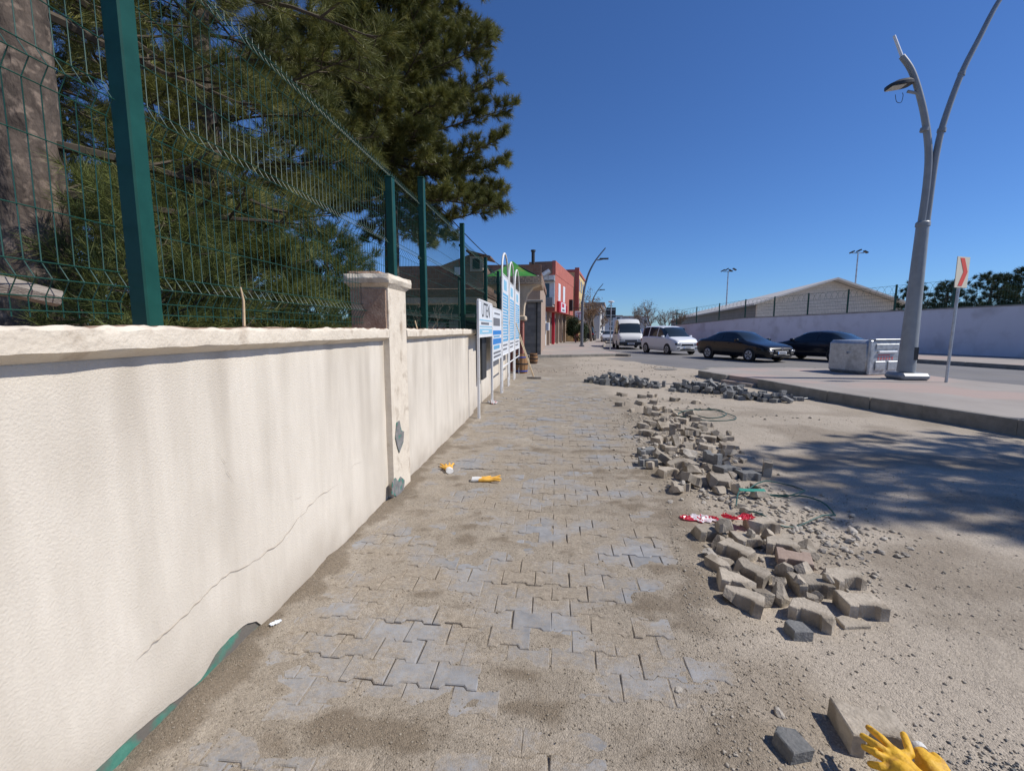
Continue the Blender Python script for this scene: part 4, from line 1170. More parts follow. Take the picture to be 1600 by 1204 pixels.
for k, (x, y, H, sd, lb) in enumerate([(11.9, 77, 6.2, 101, 'bare tree leftmost behind the end of the white wall'), (14.2, 72, 7.2, 102, 'bare tree with the tallest crown behind the wall end'), (15.3, 66, 5.6, 103, 'bare tree between the tall bare tree and the warehouse'),
                                       (15.2, 60, 4.8, 104, 'low bare tree nearest the dark warehouse side'), (17.5, 92, 6.8, 105, 'bare tree farther back behind the white wall')]):
    bare_tree('bare_tree', (x, y, .1), H, sd, lb, 'bare trees behind the wall end', tr=.14, depth=4, leaf=2, spread=.55)

c0, c1 = ypt(690, 326, 12.6), ypt(815, 430, 25.1)
b = MB(); b.tube([c0.lerp(c1, t) - Vector((0, 0, .35 * math.sin(PI * t))) for t in np.linspace(0, 1, 14)], .016, 5)
tag(b.build('overhead_cable', M['darkmetal'], smooth=True), 'thin black cable running from the pine to the brown building', 'cable')
# ------------------------------------------------------------------ white wall across the road, its fence, the warehouse
M['lilacwall'] = mat('whitewash_wall', (.66, .66, .70), (.74, .74, .78), scale=.6, rough=.9, stretch=(1, 1, .3), c3=(.55, .54, .56), s3=.9, t3=(.5, .68))
WP = [(31.5, 4.5), (22.68, 24.92), (15.8, 40.83), (12.3, 49.3), (13.8, 56), (19.0, 96), (33, 205)]
WT = [2.85, 2.68, 2.46, 1.95, 1.9, 1.9, 1.9]
rw = thing('roadside_wall', (22.7, 25, .17), 'long pale whitewashed wall on the far side of the road', 'wall')
for i in range(len(WP) - 1):
    a, c = Vector(WP[i]), Vector(WP[i + 1]); d = (c - a).normalized(); nn = Vector((-d.y, d.x)) * -.25
    b = MB(); q = [a, c, c + nn, a + nn]; zt = [WT[i], WT[i + 1], WT[i + 1], WT[i]]
    b.add([(p.x, p.y, .1) for p in q] + [(p.x, p.y, z) for p, z in zip(q, zt)], [(0, 1, 2, 3), (4, 7, 6, 5), (0, 4, 5, 1), (1, 5, 6, 2), (2, 6, 7, 3), (3, 7, 4, 0)])
    b.build('wall_section', M['lilacwall'], rw, world=True)
    if i < 3:
        b = MB(); k = Vector((-d.y, d.x)) * .03; q = [a + k, c + k, c + nn - k, a + nn - k]
        b.add([(p.x, p.y, z + .002) for p, z in zip(q, zt)] + [(p.x, p.y, z + .07) for p, z in zip(q, zt)], [(0, 1, 2, 3), (4, 7, 6, 5), (0, 4, 5, 1), (1, 5, 6, 2), (2, 6, 7, 3), (3, 7, 4, 0)])
        b.build('wall_cap', M['concrete'], rw, world=True)
ff = thing('wire_fence', (23, 25, 2.7), 'dark green wire fence with coiled top above the roadside wall', 'fence')
for i in range(3):
    a, c = Vector(WP[i]), Vector(WP[i + 1]); d = c - a; n = int(d.length / 2.55); off = Vector((d.y, -d.x)).normalized() * .12
    for k in range(n + 1):
        if i and not k: continue
        p = a + d * (k / n) + off; z = WT[i] + (WT[i + 1] - WT[i]) * k / n
        b = MB(); b.box(p.x - .04, p.x + .04, p.y - .04, p.y + .04, z, z + 1.62); b.build('post', M['fence'], ff, world=True)
    b = MB()
    def at(t, z): p = a + d * t + off; return (p.x, p.y, WT[i] + (WT[i + 1] - WT[i]) * t + z)
    for z in (.12, .36, .6, .84, 1.08): b.tube([at(0, z), at(1, z)], .006, 4, cap=False)
    nv = int(d.length / .11)
    for k in range(nv):
        b.tube([at(k / nv, .07), at(k / nv, 1.12)], .0035, 3, cap=False)
    nc = int(d.length / .42)
    for k in range(nc):                      # coiled wire above the mesh
        t0 = k / nc; w = .42 / d.length
        b.tube([at(t0 + w * 1.5 * s, 1.10 + .46 * math.sin(PI * s) ** .7) for s in np.linspace(0, 1, 9)], .007, 3, cap=False)
    b.tube([at(0, 1.56), at(1, 1.56)], .007, 4, cap=False)
    b.build('wire_panel', M['fence'], ff, world=True, fixn=False)

M['whwall'] = brick_mat('warehouse_blocks', (.60, .55, .475), (.66, .61, .53), (.50, .455, .39), 1.2, bw=.55, rh=.3)
M['whroof'] = mat('warehouse_roof', (.46, .44, .41), (.54, .52, .49), scale=1, rough=.8)
M['shade'] = mat('shaded_side_wall', (.17, .165, .165), (.22, .215, .21), scale=.7, rough=.9)  # shade of the long side painted in as a much darker tone than the gable
# gable square to the camera, the long side running off a little to the right
whx = thing('warehouse', (23.4 * math.cos(YAW) - 44 * math.sin(YAW), 23.4 * math.sin(YAW) + 44 * math.cos(YAW), 0), 'wide pale block warehouse with low gabled roof behind the wall', 'warehouse', rz=YAW + .10)
W, ZE, ZA, LN, SH = 15.2, 3.95, 6.2, 75.0, .35
b = MB(); b.add([(0, 0, 0), (W, 0, 0), (W, 0, ZE), (W / 2, 0, ZA), (0, 0, ZE), (.07, .3, 0), (W, .3, 0), (W, .3, ZE), (W / 2, .3, ZA), (.07, .3, ZE)],
                [(0, 1, 2, 3, 4), (9, 8, 7, 6, 5)] + [(i, 5 + i, 5 + (i + 1) % 5, (i + 1) % 5) for i in range(5)]); b.build('gable_wall', M['whwall'], whx)
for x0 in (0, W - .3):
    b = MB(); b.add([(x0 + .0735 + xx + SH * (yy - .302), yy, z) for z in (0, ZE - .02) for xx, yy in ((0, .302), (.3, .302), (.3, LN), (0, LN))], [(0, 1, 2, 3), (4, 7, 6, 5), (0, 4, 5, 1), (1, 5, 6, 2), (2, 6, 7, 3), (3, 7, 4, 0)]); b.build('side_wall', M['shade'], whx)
sl = (ZA - ZE) / (W / 2)
for s in (0, 1):
    x0, x1 = (-.7, W / 2) if s == 0 else (W + .7, W / 2)
    z0, z1 = ZE - sl * .7, ZA
    b = MB(); b.add([(x + SH * yy, yy, z + dz) for dz in (.05, .22) for x, yy, z in ((x0, -1.0, z0), (x1, -1.0, z1), (x1, LN, z1), (x0, LN, z0))],
                    [(0, 1, 2, 3), (4, 7, 6, 5), (0, 4, 5, 1), (1, 5, 6, 2), (2, 6, 7, 3), (3, 7, 4, 0)]); b.build('roof_slope', M['whroof'], whx)

def mast(loc, H, label, n):
    t = thing('floodlight_mast', loc, label, 'light mast', 'floodlight masts')
    b = MB(); b.tube([(0, 0, 0), (0, 0, H)], [.16, .08], 8); b.build('pole', M['galv'], t, smooth=True)
    b = MB(); b.tube([(-.75, 0, H), (.75, 0, H)], .05, 6); b.build('cross_arm', M['darkmetal'], t)
    for k in range(n):
        x = -.9 + 1.8 * k / (n - 1)
        b = MB(); b.obox(Matrix.Translation((x, -.15, H + .12 + .18 * (k % 2))) @ Matrix.Rotation(.5 * (1 if x > 0 else -1), 4, 'Y'), .55, .45, .16); b.build('lamp_head', M['darkmetal'], t)
P_ = ypt(1138, 422, 78); mast((P_.x, P_.y, 0), P_.z - .2, 'thin floodlight mast above the roof behind the black sedan', 4)
P_ = ypt(1341, 393, 70); mast((P_.x, P_.y, 0), P_.z - .2, 'floodlight mast right of the warehouse roof peak', 3)
for k, (px_, Y, H, r, lb) in enumerate([(1426, 39, 4.9, 1.5, 'dark conifer just left of the big lamp post'), (1478, 37, 4.7, 1.5, 'dark conifer between the lamp post and the chevron sign'), (1545, 35, 5.0, 2.1, 'dark spreading conifer right of the chevron sign'), (1598, 35, 5.5, 2.4, 'dark conifer cut by the right edge of the picture')]):
    P_ = ypt(px_, 480, Y)
    pine('conifer', (P_.x, P_.y, 0), H, 1.4, r, 36, 140 + k, lb, 'dark conifers behind the far wall', trunk_r=.14, per=26, ln=.26, wd=.012, twig=6, m='needle3', shape=lambda s: (1 - s) ** .5 + .12, sub=.24)
P_ = ypt(1455, 480, 40)
bare_tree('bare_tree', (P_.x, P_.y, 0), 5.8, 150, 'bare tree among the dark conifers behind the lamp post', None, tr=.14, depth=4)

# ------------------------------------------------------------------ lamp posts
M['lampgrey'] = mat('lamp_paint', (.23, .255, .275), (.30, .325, .345), scale=3, rough=.42, spec=.5, c3=(.27, .29, .30), s3=2, t3=(.55, .7))
M['lens'] = mat('lamp_lens', (.55, .53, .47), rough=.3)
lp = thing('street_lamp', (9.28, 13.04, .195), 'big grey street lamp with forked curved arms near the bin', 'street lamp')
LY = 13.04
def lpt(x, y): return ypt(x, y, LY)
A = lpt(1415, 585); B = lpt(1442, 350)
A.z = .195 + .30
b = MB(); b.cbox(9.30 - .36, 9.30 + .36, LY - .36, LY + .36, .19, .38, .07); b.build('base_block', M['lampgrey'], lp, world=True)
b = MB(); b.tube([Vector((A.x, LY, .40)), A.lerp(B, .5), B], [.20, .165, .135], 20); shaft = b.build('shaft', M['lampgrey'], lp, smooth=True, world=True)
b = MB(); b.tube([B - Vector((0, 0, .06)), B + Vector((0, 0, .03)), B + Vector((0, 0, .06))], [.155, .155, .13], 20); b.build('collar', M['lampgrey'], shaft, smooth=True, world=True)
b = MB(); d_ = Vector((A.x + .07, LY - .197, .95)); b.box(d_.x - .05, d_.x + .05, d_.y + .0, d_.y + .06, .72, 1.05); b.build('access_door', M['darkmetal'], shaft, world=True)
def smooth_path(P, n=6):
    out = []
    for i in range(len(P) - 1):
        p0, p1, p2, p3 = P[max(i - 1, 0)], P[i], P[i + 1], P[min(i + 2, len(P) - 1)]
        for k in range(n):
            t = k / n
            out.append(.5 * ((2 * p1) + (p2 - p0) * t + (2 * p0 - 5 * p1 + 4 * p2 - p3) * t * t + (3 * p1 - p0 - 3 * p2 + p3) * t ** 3))
    return out + [P[-1]]
LA = smooth_path([lpt(*p) for p in [(1440, 349), (1448, 290), (1451, 240), (1446, 190), (1436, 145), (1424, 110), (1409, 88)]])
b = MB(); b.tube(LA, [.088 - .022 * i / len(LA) for i in range(len(LA))], 14); la = b.build('left_arm', M['lampgrey'], lp, smooth=True, world=True)
b = MB(); b.tube([lpt(1409, 88), lpt(1397, 56)], [.035, .03], 10); b.build('arm_tip', M['signwhite'], la, smooth=True, world=True)
RP = [lpt(*p) for p in [(1447, 349), (1455, 290), (1463, 240), (1475, 190), (1502, 116), (1530, 60), (1562, 0)]]
RP += [RP[-1] + Vector((.55, 0, .85)), RP[-1] + Vector((1.3, 0, 1.55))]
RA = smooth_path(RP)
b = MB(); b.tube(RA, [.085 - .045 * i / len(RA) for i in range(len(RA))], 14); ra = b.build('right_arm', M['lampgrey'], lp, smooth=True, world=True)
for P_ in (lpt(1444, 203), lpt(1471, 204), lpt(1502, 116)):
    b = MB(); b.tube([P_ - Vector((0, 0, .04)), P_ + Vector((.01, 0, .04))], .092 if P_.x < 9.6 else .075, 14); b.build('band', M['lampgrey'], ra, smooth=True, world=True)
# lamp head with lens and hanging cable
c0, c1 = lpt(1434, 146), lpt(1385, 139)
b = MB(); b.tube([c0, lpt(1418, 143)], .035, 8); b.build('stub', M['lampgrey'], lp, smooth=True, world=True)
hd = MB(); x0, x1 = c1.x, lpt(1424, 138).x; zc = c1.z + .02
for z_, k in ((zc - .02, 1.0), (zc + .05, .96), (zc + .13, .55)):
    pass
rings = [(zc - .02, 1.0, 0), (zc + .045, 1.0, .0), (zc + .12, .55, .06)]
vs = []; fs = []
for z, s, sh_ in rings:
    for t in np.linspace(0, 2 * PI, 16, endpoint=False):
        ex = (x0 + x1) / 2 + (x1 - x0) / 2 * s * np.sign(math.cos(t)) * abs(math.cos(t)) ** .6 + sh_
        ey = LY + .19 * s * np.sign(math.sin(t)) * abs(math.sin(t)) ** .6
        vs.append((ex, ey, z + (ex - x0) * .12))
for r_ in range(2):
    for k in range(16): fs.append((r_ * 16 + k, r_ * 16 + (k + 1) % 16, r_ * 16 + 16 + (k + 1) % 16, r_ * 16 + 16 + k))
fs += [tuple(range(15, -1, -1)), tuple(range(32, 48))]
hd.add(vs, fs); hdo = hd.build('lamp_head', M['darkmetal'], lp, smooth=True, world=True)
b = MB(); b.add([(x0 + .05, LY - .14, zc - .022), (x1 - .2, LY - .14, zc + .02), (x1 - .2, LY + .14, zc + .02), (x0 + .05, LY + .14, zc - .022), (x0 + .05, LY - .14, zc - .03), (x1 - .2, LY - .14, zc + .008), (x1 - .2, LY + .14, zc + .008), (x0 + .05, LY + .14, zc - .03)],
                [(0, 1, 2, 3), (4, 7, 6, 5), (0, 4, 5, 1), (1, 5, 6, 2), (2, 6, 7, 3), (3, 7, 4, 0)]); b.build('lens', M['lens'], hdo, world=True)
b = MB(); b.tube(smooth_path([lpt(1399, 148), lpt(1401, 159), lpt(1408, 160), lpt(1411, 150), lpt(1410, 145)]), .007, 5); b.build('cable', M['darkmetal'], hdo, world=True)

def far_lamp(loc, s, label, side=1):
    t = thing('street_lamp', loc, label, 'street lamp', 'curved street lamps on the left pavement')
    P = smooth_path([Vector(p) * s for p in [(0, 0, 0), (0, 0, 2.2), (.04, 0, 4), (.35, 0, 5.6), (.9, 0, 6.8), (1.75, 0, 7.9)]])
    b = MB(); b.tube(P, [.13 - .09 * i / len(P) for i in range(len(P))], 10); b.build('curved_pole', M['darklamp'], t, smooth=True)
    b = MB(); b.tube([Vector((1.1, 0, 6.95)) * s, Vector((1.75, 0, 7.05)) * s], .05, 8); ar = b.build('arm', M['darklamp'], t, smooth=True)
    b = MB(); b.obox(Matrix.Translation(Vector((1.65, 0, 7.05)) * s), .7, .28, .1); b.build('lamp_head', M['darkmetal'], t)
    b = MB(); b.cbox(-.2, .2, -.2, .2, 0, .12, .02); b.build('base_plate', M['darklamp'], t)
M['darklamp'] = mat('lamp_paint_far', (.14, .15, .17), rough=.45)
far_lamp((2.07, 38.2, .14), 1.0, 'curved grey street lamp nearest the red building')
far_lamp((4.75, 67, .14), 1.0, 'curved grey street lamp beyond the brown-leaved trees')
far_lamp((11.2, 112, .14), 1.0, 'curved grey street lamp farthest down the street')

# chevron sign
cs = thing('chevron_sign', (9.72, 12.33, .195), 'narrow red and white chevron sign on a thin grey pole', 'traffic sign')
P0, P1 = Vector((9.72, 12.33, .17)), ypt(1500, 430, 12.33)
b = MB(); b.tube([P0, P1], .032, 10); b.build('pole', M['galv'], cs, smooth=True, world=True)
u = Vector((.90, .42, 0)).normalized()
def chev(a0, a1, z0, z1, o): 
    c = ypt(1500, 425, 12.33); return [(c.x + u.x * a0 + o.x, c.y + u.y * a0 + o.y, z0), (c.x + u.x * a1 + o.x, c.y + u.y * a1 + o.y, z0), (c.x + u.x * a1 + o.x, c.y + u.y * a1 + o.y, z1), (c.x + u.x * a0 + o.x, c.y + u.y * a0 + o.y, z1)]
nrm = Vector((-u.y, u.x, 0)) if Vector((-u.y, u.x, 0)).dot(Vector((-9, -12, 0))) > 0 else Vector((u.y, -u.x, 0))
def sheet(parent, name, m, a0, a1, z0, z1, d0, d1):
    b = MB(); b.add(chev(a0, a1, z0, z1, nrm * d0) + chev(a0, a1, z0, z1, nrm * d1), [(0, 1, 2, 3), (4, 7, 6, 5), (0, 4, 5, 1), (1, 5, 6, 2), (2, 6, 7, 3), (3, 7, 4, 0)])
    return b.build(name, m, parent, world=True)
M['signcream'] = mat('sign_cream', (.72, .66, .52), rough=.5)
M['chevred'] = mat('chevron_red', (.74, .09, .05), rough=.5)
bd = sheet(cs, 'panel', M['signcream'], -.24, .24, 2.52, 3.25, .034, .050)
cc = ypt(1500, 425, 12.33); b = MB()
for s in (0, 1):
    z0, zm, z1 = 2.56, 2.9, 3.22
    (za, zb) = (z0, zm) if s == 0 else (z1, zm)
    q = []
    for a, z in ((-.14, za), (.02, za), (.19, zb), (.03, zb)):
        for dd in (.052, .056): q.append((cc.x + u.x * a + nrm.x * dd, cc.y + u.y * a + nrm.y * dd, z))
    b.add(q, [(0, 2, 4, 6), (1, 7, 5, 3), (0, 1, 3, 2), (2, 3, 5, 4), (4, 5, 7, 6), (6, 7, 1, 0)])
b.build('chevron', M['chevred'], bd, world=True)

# dark square sign seen from behind on the pavement corner
ds = thing('traffic_sign', (3.48, 30.3, .14), 'square traffic sign seen from behind on a pole before the van', 'traffic sign')
b = MB(); b.tube([(0, 0, 0), (0, 0, 3.2)], .035, 8); b.build('pole', M['galv'], ds, smooth=True)
b = MB(); b.cbox(-.31, .31, .04, .06, 2.15, 2.8, .008); b.build('panel', M['darkmetal'], ds)
b = MB(); b.lathe([(.05, 3.1), (.19, 3.14), (.19, 3.2), (.05, 3.24)], n=14); b.build('round_top', M['signwhite'], ds, smooth=True)
for z in (2.3, 2.65):
    b = MB(); b.box(-.28, .28, .025, .039, z - .02, z + .02); b.build('rail', M['galv'], ds)

# ------------------------------------------------------------------ tipped waste container
ct = thing('waste_container', (9.35, 14.95, .195), 'galvanised waste container tipped on its side by the lamp post', 'container', rz=R(-70))
Hc = 1.0
b = MB(); b.cbox(-.68, .66, -.60, .60, .0, Hc, .10); body = b.build('body', M['galv'], ct, smooth=True)
b = MB(); b.cbox(.62, .705, -.63, .62, .0, Hc + .005, .025); lid = b.build('face_panel', M['galv'], ct)
for s in (-1, 1):
    b = MB(); b.cbox(.7055, .735, s * .24 - .19, s * .24 + .19, .14, .40, .012); b.build('pressed_panel', M['galv'], lid)
b = MB(); b.cbox(.7055, .76, -.36, .34, .64, .70, .012); b.build('handle_bar', M['signwhite'], lid)
b = MB(); b.cbox(.7055, .73, -.44, .42, .76, .90, .01); b.build('pressed_panel', M['galv'], lid)
b = MB(); b.cbox(.5, .735, -.50, .63, Hc + .006, Hc + .045, .012); b.build('rim', M['galv'], ct)
M['redstencil'] = mat('red_stencil', (.50, .10, .12), (.62, .25, .25), scale=20, rough=.7)
b = MB(); b.box(.706, .709, -.34, .12, .56, .60); b.build('red_mark', M['redstencil'], lid)
for k in range(6):
    b = MB(); b.box(.706, .709, -.34 + k * .105, -.28 + k * .105, .44, .53); b.build('red_letter', M['redstencil'], lid)
for s in (-1, 1):
    b = MB(); b.tube([(0, s * .60, .62), (0, s * .69, .62)], .035, 10); b.build('lifting_pin', M['galv'], ct, smooth=True)
# ------------------------------------------------------------------ vehicles
M['tyre'] = mat('tyre_rubber', (.018, .018, .019), rough=.85)
M['rim'] = mat('alloy_rim', (.50, .51, .52), rough=.4, metal=.15)
M['carglass'] = mat('car_glass', (.02, .03, .04), rough=.07, spec=.5)
M['headlight'] = mat('headlight_lens', (.55, .57, .6), rough=.12, spec=.9, metal=.4)
M['plate'] = mat('number_plate', (.72, .74, .76), rough=.4)
M['trim'] = mat('black_trim', (.022, .023, .025), rough=.5)
M['chrome'] = mat('chrome_trim', (.62, .63, .65), rough=.15, metal=1.0)
M['taillight'] = mat('tail_lens', (.35, .015, .015), rough=.2)
def paint(name, c, rough=.22):
    return mat(name, c, rough=rough, coat=.15, spec=.35)
M['black_car'] = paint('black_car_paint', (.010, .011, .014))
M['dark_car'] = paint('navy_car_paint', (.012, .015, .024))
M['white_car'] = paint('white_car_paint', (.72, .74, .77), .3)
M['van_white'] = paint('van_paint', (.70, .70, .67), .4)
M['silver_car'] = paint('silver_car_paint', (.40, .43, .47), .3)
M['grey_car'] = paint('grey_car_paint', (.12, .13, .15), .3)
def spline1(xs, ys, q):
    """smooth monotone-ish interpolation"""
    xs = np.array(xs, float); ys = np.array(ys, float)
    m = np.gradient(ys, xs)
    i = np.clip(np.searchsorted(xs, q) - 1, 0, len(xs) - 2)
    h = xs[i + 1] - xs[i]; t = (q - xs[i]) / h
    d = (ys[i + 1] - ys[i]) / h
    m0 = np.clip(m[i], -3 * abs(d), 3 * abs(d)) if d != 0 else 0
    m1 = np.clip(m[i + 1], -3 * abs(d), 3 * abs(d)) if d != 0 else 0
    return (2 * t ** 3 - 3 * t * t + 1) * ys[i] + (t ** 3 - 2 * t * t + t) * h * m0 + (-2 * t ** 3 + 3 * t * t) * ys[i + 1] + (t ** 3 - t * t) * h * m1
CARS = {
 # x from front (+) to rear (-): top line, belt line, half width, half width of the roof
 'sedan': dict(L=4.75, W=.91, wb=2.71, r=.325, top=[(2.37, .60), (2.30, .70), (2.0, .80), (1.35, .93), (1.08, .99), (.25, 1.40), (-.2, 1.455), (-.8, 1.44), (-1.1, 1.39), (-1.75, 1.08), (-2.1, 1.045), (-2.33, 1.0), (-2.38, .82)],
               belt=[(2.37, .56), (2.2, .68), (1.3, .84), (1.0, .90), (-1.2, .98), (-2.0, .97), (-2.38, .80)], bot=[(2.37, .34), (2.25, .22), (-2.2, .24), (-2.38, .40)],
               cowl=1.08, roof0=.25, roof1=-1.02, deck=-1.75, side=(.72, -1.42), pil=[(-.42, -.50)], wr=.60),
 'mpv': dict(L=4.15, W=.88, wb=2.49, r=.315, top=[(2.07, .72), (2.0, .86), (1.7, .99), (1.32, 1.09), (.62, 1.62), (.2, 1.73), (-.6, 1.77), (-1.6, 1.74), (-1.95, 1.66), (-2.03, 1.3), (-2.07, .8)],
             belt=[(2.07, .66), (1.8, .88), (1.3, .98), (-1.6, 1.05), (-2.07, .95)], bot=[(2.07, .32), (1.95, .22), (-1.95, .24), (-2.07, .38)],
             cowl=1.32, roof0=.45, roof1=-1.85, deck=-2.03, side=(.95, -1.85), pil=[(.05, -.03), (-.95, -1.05)], wr=.66),
 'van': dict(L=5.2, W=.99, wb=3.0, r=.335, top=[(2.60, .80), (2.53, .98), (2.2, 1.16), (1.88, 1.27), (1.28, 1.98), (.95, 2.22), (.5, 2.36), (-.5, 2.40), (-2.3, 2.38), (-2.52, 2.3), (-2.58, 1.3), (-2.60, .8)],
             belt=[(2.60, .74), (2.2, 1.02), (1.8, 1.16), (-2.3, 1.22), (-2.6, 1.1)], bot=[(2.60, .36), (2.5, .28), (-2.45, .30), (-2.6, .42)],
             cowl=1.88, roof0=1.22, roof1=-2.3, deck=-2.58, side=(1.55, -2.25), pil=[(.66, .50), (-.7, -.84)], wr=.80),
}
def car(kind, loc, heading, paint_m, label, group=None, name='parked_car', rimm='rim', cat='car', plate=True, light=True, glass='carglass', bumper=None):
    S = CARS[kind]; hl = S['L'] / 2
    t = thing(name, loc, label, cat, group, rz=heading)
    xs = sorted(set([round(v, 3) for v in list(np.linspace(-hl, hl, 30)) + [S['cowl'], S['roof0'], S['roof1'], S['deck'], S['side'][0], S['side'][1]] + [p for q in S['pil'] for p in q] + [hl - .03, hl - .08, -hl + .03, -hl + .08]]))
    f = lambda key, x: float(spline1(*[list(v) for v in zip(*sorted(S[key]))], min(max(x, -hl), hl)))
    rows = []
    for x in xs:
        e = max(0, (abs(x) - hl + .55) / .55); w = S['W'] * (1 - .16 * e ** 2.2)
        top, belt, bot = f('top', x), f('belt', x), f('bot', x)
        belt = min(belt, top - .03)
        wr = S['wr'] + (w * .9 - S['wr']) * (1 - min(1, max(0, (top - belt) / .35)))
        g0 = min(belt + .015, top - .012); g1 = max(g0 + .004, top - .075 * min(1, (top - belt) / .3))
        rows.append([(0, bot), (w * .86, bot), (w * .965, bot + .09), (w * .995, bot + .26), (w, (bot + belt) / 2 + .05), (w * .985, belt - .06), (w * .955, belt), (w * .93, g0),
                     (w * .93 + (wr - w * .93) * .5 + .012, (g0 + g1) / 2), (wr, g1), (wr * .82, g1 + (top - g1) * .75), (0, top)])
    K = 12; full_ = []
    for r_ in rows:
        full_.append([(y, z) for y, z in r_] + [(-y, z) for y, z in r_[-2:0:-1]])
    n = len(full_[0])
    V = [(x, y, z) for x, r_ in zip(xs, full_) for y, z in r_]
    groups = {'body': MB(), 'windscreen': MB(), 'rear_window': MB()}
    sides = {}
    def seg_side(j):           # index of ring segment -> logical segment 0..10
        return j if j < K - 1 else n - 1 - j
    for i in range(len(xs) - 1):
        xm = (xs[i] + xs[i + 1]) / 2
        for j in range(n):
            q = (i * n + j, i * n + (j + 1) % n, (i + 1) * n + (j + 1) % n, (i + 1) * n + j)
            sg_ = seg_side(j); key = 'body'
            if sg_ in (9, 10) and S['roof0'] < xm < S['cowl']: key = 'windscreen'
            elif sg_ in (9, 10) and S['deck'] < xm < S['roof1'] and kind != 'van': key = 'rear_window'
            elif sg_ in (7, 8) and S['side'][1] < xm < S['side'][0] and not any(b_ < xm < a_ for a_, b_ in S['pil']):
                k = sum(1 for a_, b_ in S['pil'] if xm < b_)
                if not (kind == 'van' and k > 1): key = ('side', k, j < K - 1)
            g = sides.setdefault(key, MB()) if isinstance(key, tuple) else groups[key]
            g.f.append(q); g.mi.append(0)
    groups['body'].f += [tuple(range(n)), tuple(range((len(xs) - 1) * n + n - 1, (len(xs) - 1) * n - 1, -1))]; groups['body'].mi += [0, 0]
    def finish(g, nm, m, parent):
        used = sorted({i for f_ in g.f for i in f_}); mp = {o: k for k, o in enumerate(used)}
        g.v = [V[i] for i in used]; g.f = [tuple(mp[i] for i in f_) for f_ in g.f]
        return g.build(nm, m, parent, smooth=True)
    body = finish(groups['body'], 'body', paint_m, t)
    finish(groups['windscreen'], 'windscreen', M[glass], t)
    if groups['rear_window'].f: finish(groups['rear_window'], 'rear_window', M[glass], t)
    for key, g in sides.items(): finish(g, 'side_window', M['carglass'], t)
    # wheels
    for sx in (1, -1):
        for sy in (1, -1):
            cx, cy, r_ = sx * S['wb'] / 2 + .02, sy * (S['W'] - .075), S['r']
            b = MB(); b.lathe([(r_ + .04, -.015), (r_ + .04, .015)], (cx, sy * (S['W'] - .012), r_ + .02), 22, 'Y'); b.build('wheel_arch', M['trim'], t)
            b = MB(); b.lathe([(r_ * .62, -.10), (r_ * .95, -.10), (r_, -.07), (r_, .07), (r_ * .95, .10), (r_ * .62, .10)], (cx, cy, r_), 24, 'Y')
            wh = b.build('wheel', M['tyre'], t, smooth=True)
            b = MB(); b.lathe([(r_ * .63, -.05), (r_ * .66, .102 * sy), (r_ * .60, .112 * sy), (r_ * .55, .104 * sy), (.01, .106 * sy)], (cx, cy, r_), 24, 'Y')
            b.build('rim', M[rimm], wh, smooth=True)
            for k in range(5):
                a = 2 * PI * k / 5 + .3
                c = MB(); c.obox(Matrix.Translation((cx + math.cos(a) * r_ * .34, cy + sy * .108, r_ + math.sin(a) * r_ * .34)) @ Matrix.Rotation(-a, 4, 'Y'), r_ * .4, .02, .05)
                c.build('spoke', M['darkmetal'], wh)
    zf = f('top', hl - .03)
    for s in (1, -1):
        b = MB(); yy = s * S['W'] * .66; ztop = f('belt', hl - .12)
        b.cbox(hl - .32, hl + .012, s * S['W'] * .70 - .17, s * S['W'] * .70 + .17, ztop - .17, ztop - .035, .03); hl_ = b.build('headlight', M['trim'], t, smooth=True)
        b = MB(); b.cbox(hl - .1, hl + .022, s * S['W'] * .70 - .13, s * S['W'] * .70 + .13, ztop - .145, ztop - .06, .02); b.build('lens', M['headlight'] if light else M['greyprint'], hl_, smooth=True)
        b = MB(); b.cbox(hl - .1, hl + .012, s * S['W'] * .68 - .1, s * S['W'] * .68 + .1, .36, .46, .02); b.build('fog_lamp_recess', M['trim'], t)
        b = MB(); b.cbox(-hl + .0, -hl + .2, yy - .17 + s * .05, yy + .17 + s * .05, ztop + .0, ztop + .18, .03); b.build('tail_light', M['taillight'], t)
        b = MB(); xm_ = S['cowl'] - .42; b.cbox(xm_ - .08, xm_ + .10, s * (S['W'] + .09) - .09, s * (S['W'] + .09) + .09, f('belt', xm_) + .0, f('belt', xm_) + .15, .03); b.build('mirror', paint_m if kind != 'van' else M['trim'], t, smooth=True)
        for xh in ([.0, -1.0] if kind != 'van' else [.95]):
            b = MB(); b.cbox(xh - .1, xh + .1, s * (S['W'] - .0), s * (S['W'] + .02), f('belt', xh) - .12, f('belt', xh) - .09, .006); b.build('door_handle', paint_m, t)
    gz = f('belt', hl - .05)
    b = MB(); b.cbox(hl - .16, hl + .014, -S['W'] * .46, S['W'] * .46, gz - .16, gz - .02, .02); gr = b.build('grille', M['trim'], t)
    b = MB(); b.cbox(hl + .0145, hl + .022, -S['W'] * .40, S['W'] * .40, gz - .07, gz - .055, .002); b.build('grille_bar', M['chrome'], gr)
    b = MB(); b.cbox(hl - .10, hl + .02, -S['W'] * .55, S['W'] * .55, .27, .385, .03); bp_ = b.build('lower_intake', M['trim'] if bumper is None else bumper, t)
    if plate:
        b = MB(); b.cbox(hl + .021, hl + .034, -.26, .26, .40, .51, .004); pl = b.build('number_plate', M['plate'], t)
        b = MB(); b.box(hl + .0345, hl + .036, -.255, -.215, .405, .505); b.build('blue_strip', M['blueprint'], pl)
        b = MB(); b.box(hl + .0345, hl + .036, -.18, .2, .43, .48); b.build('characters', M['greyprint'], pl)
    if kind == 'van':
        b = MB(); b.cbox(hl - .12, hl + .03, -S['W'] * .9, S['W'] * .9, .34, .62, .05); b.build('bumper', M['trim'], t)
    return t
def head(dx, dy): return math.atan2(dy, dx)
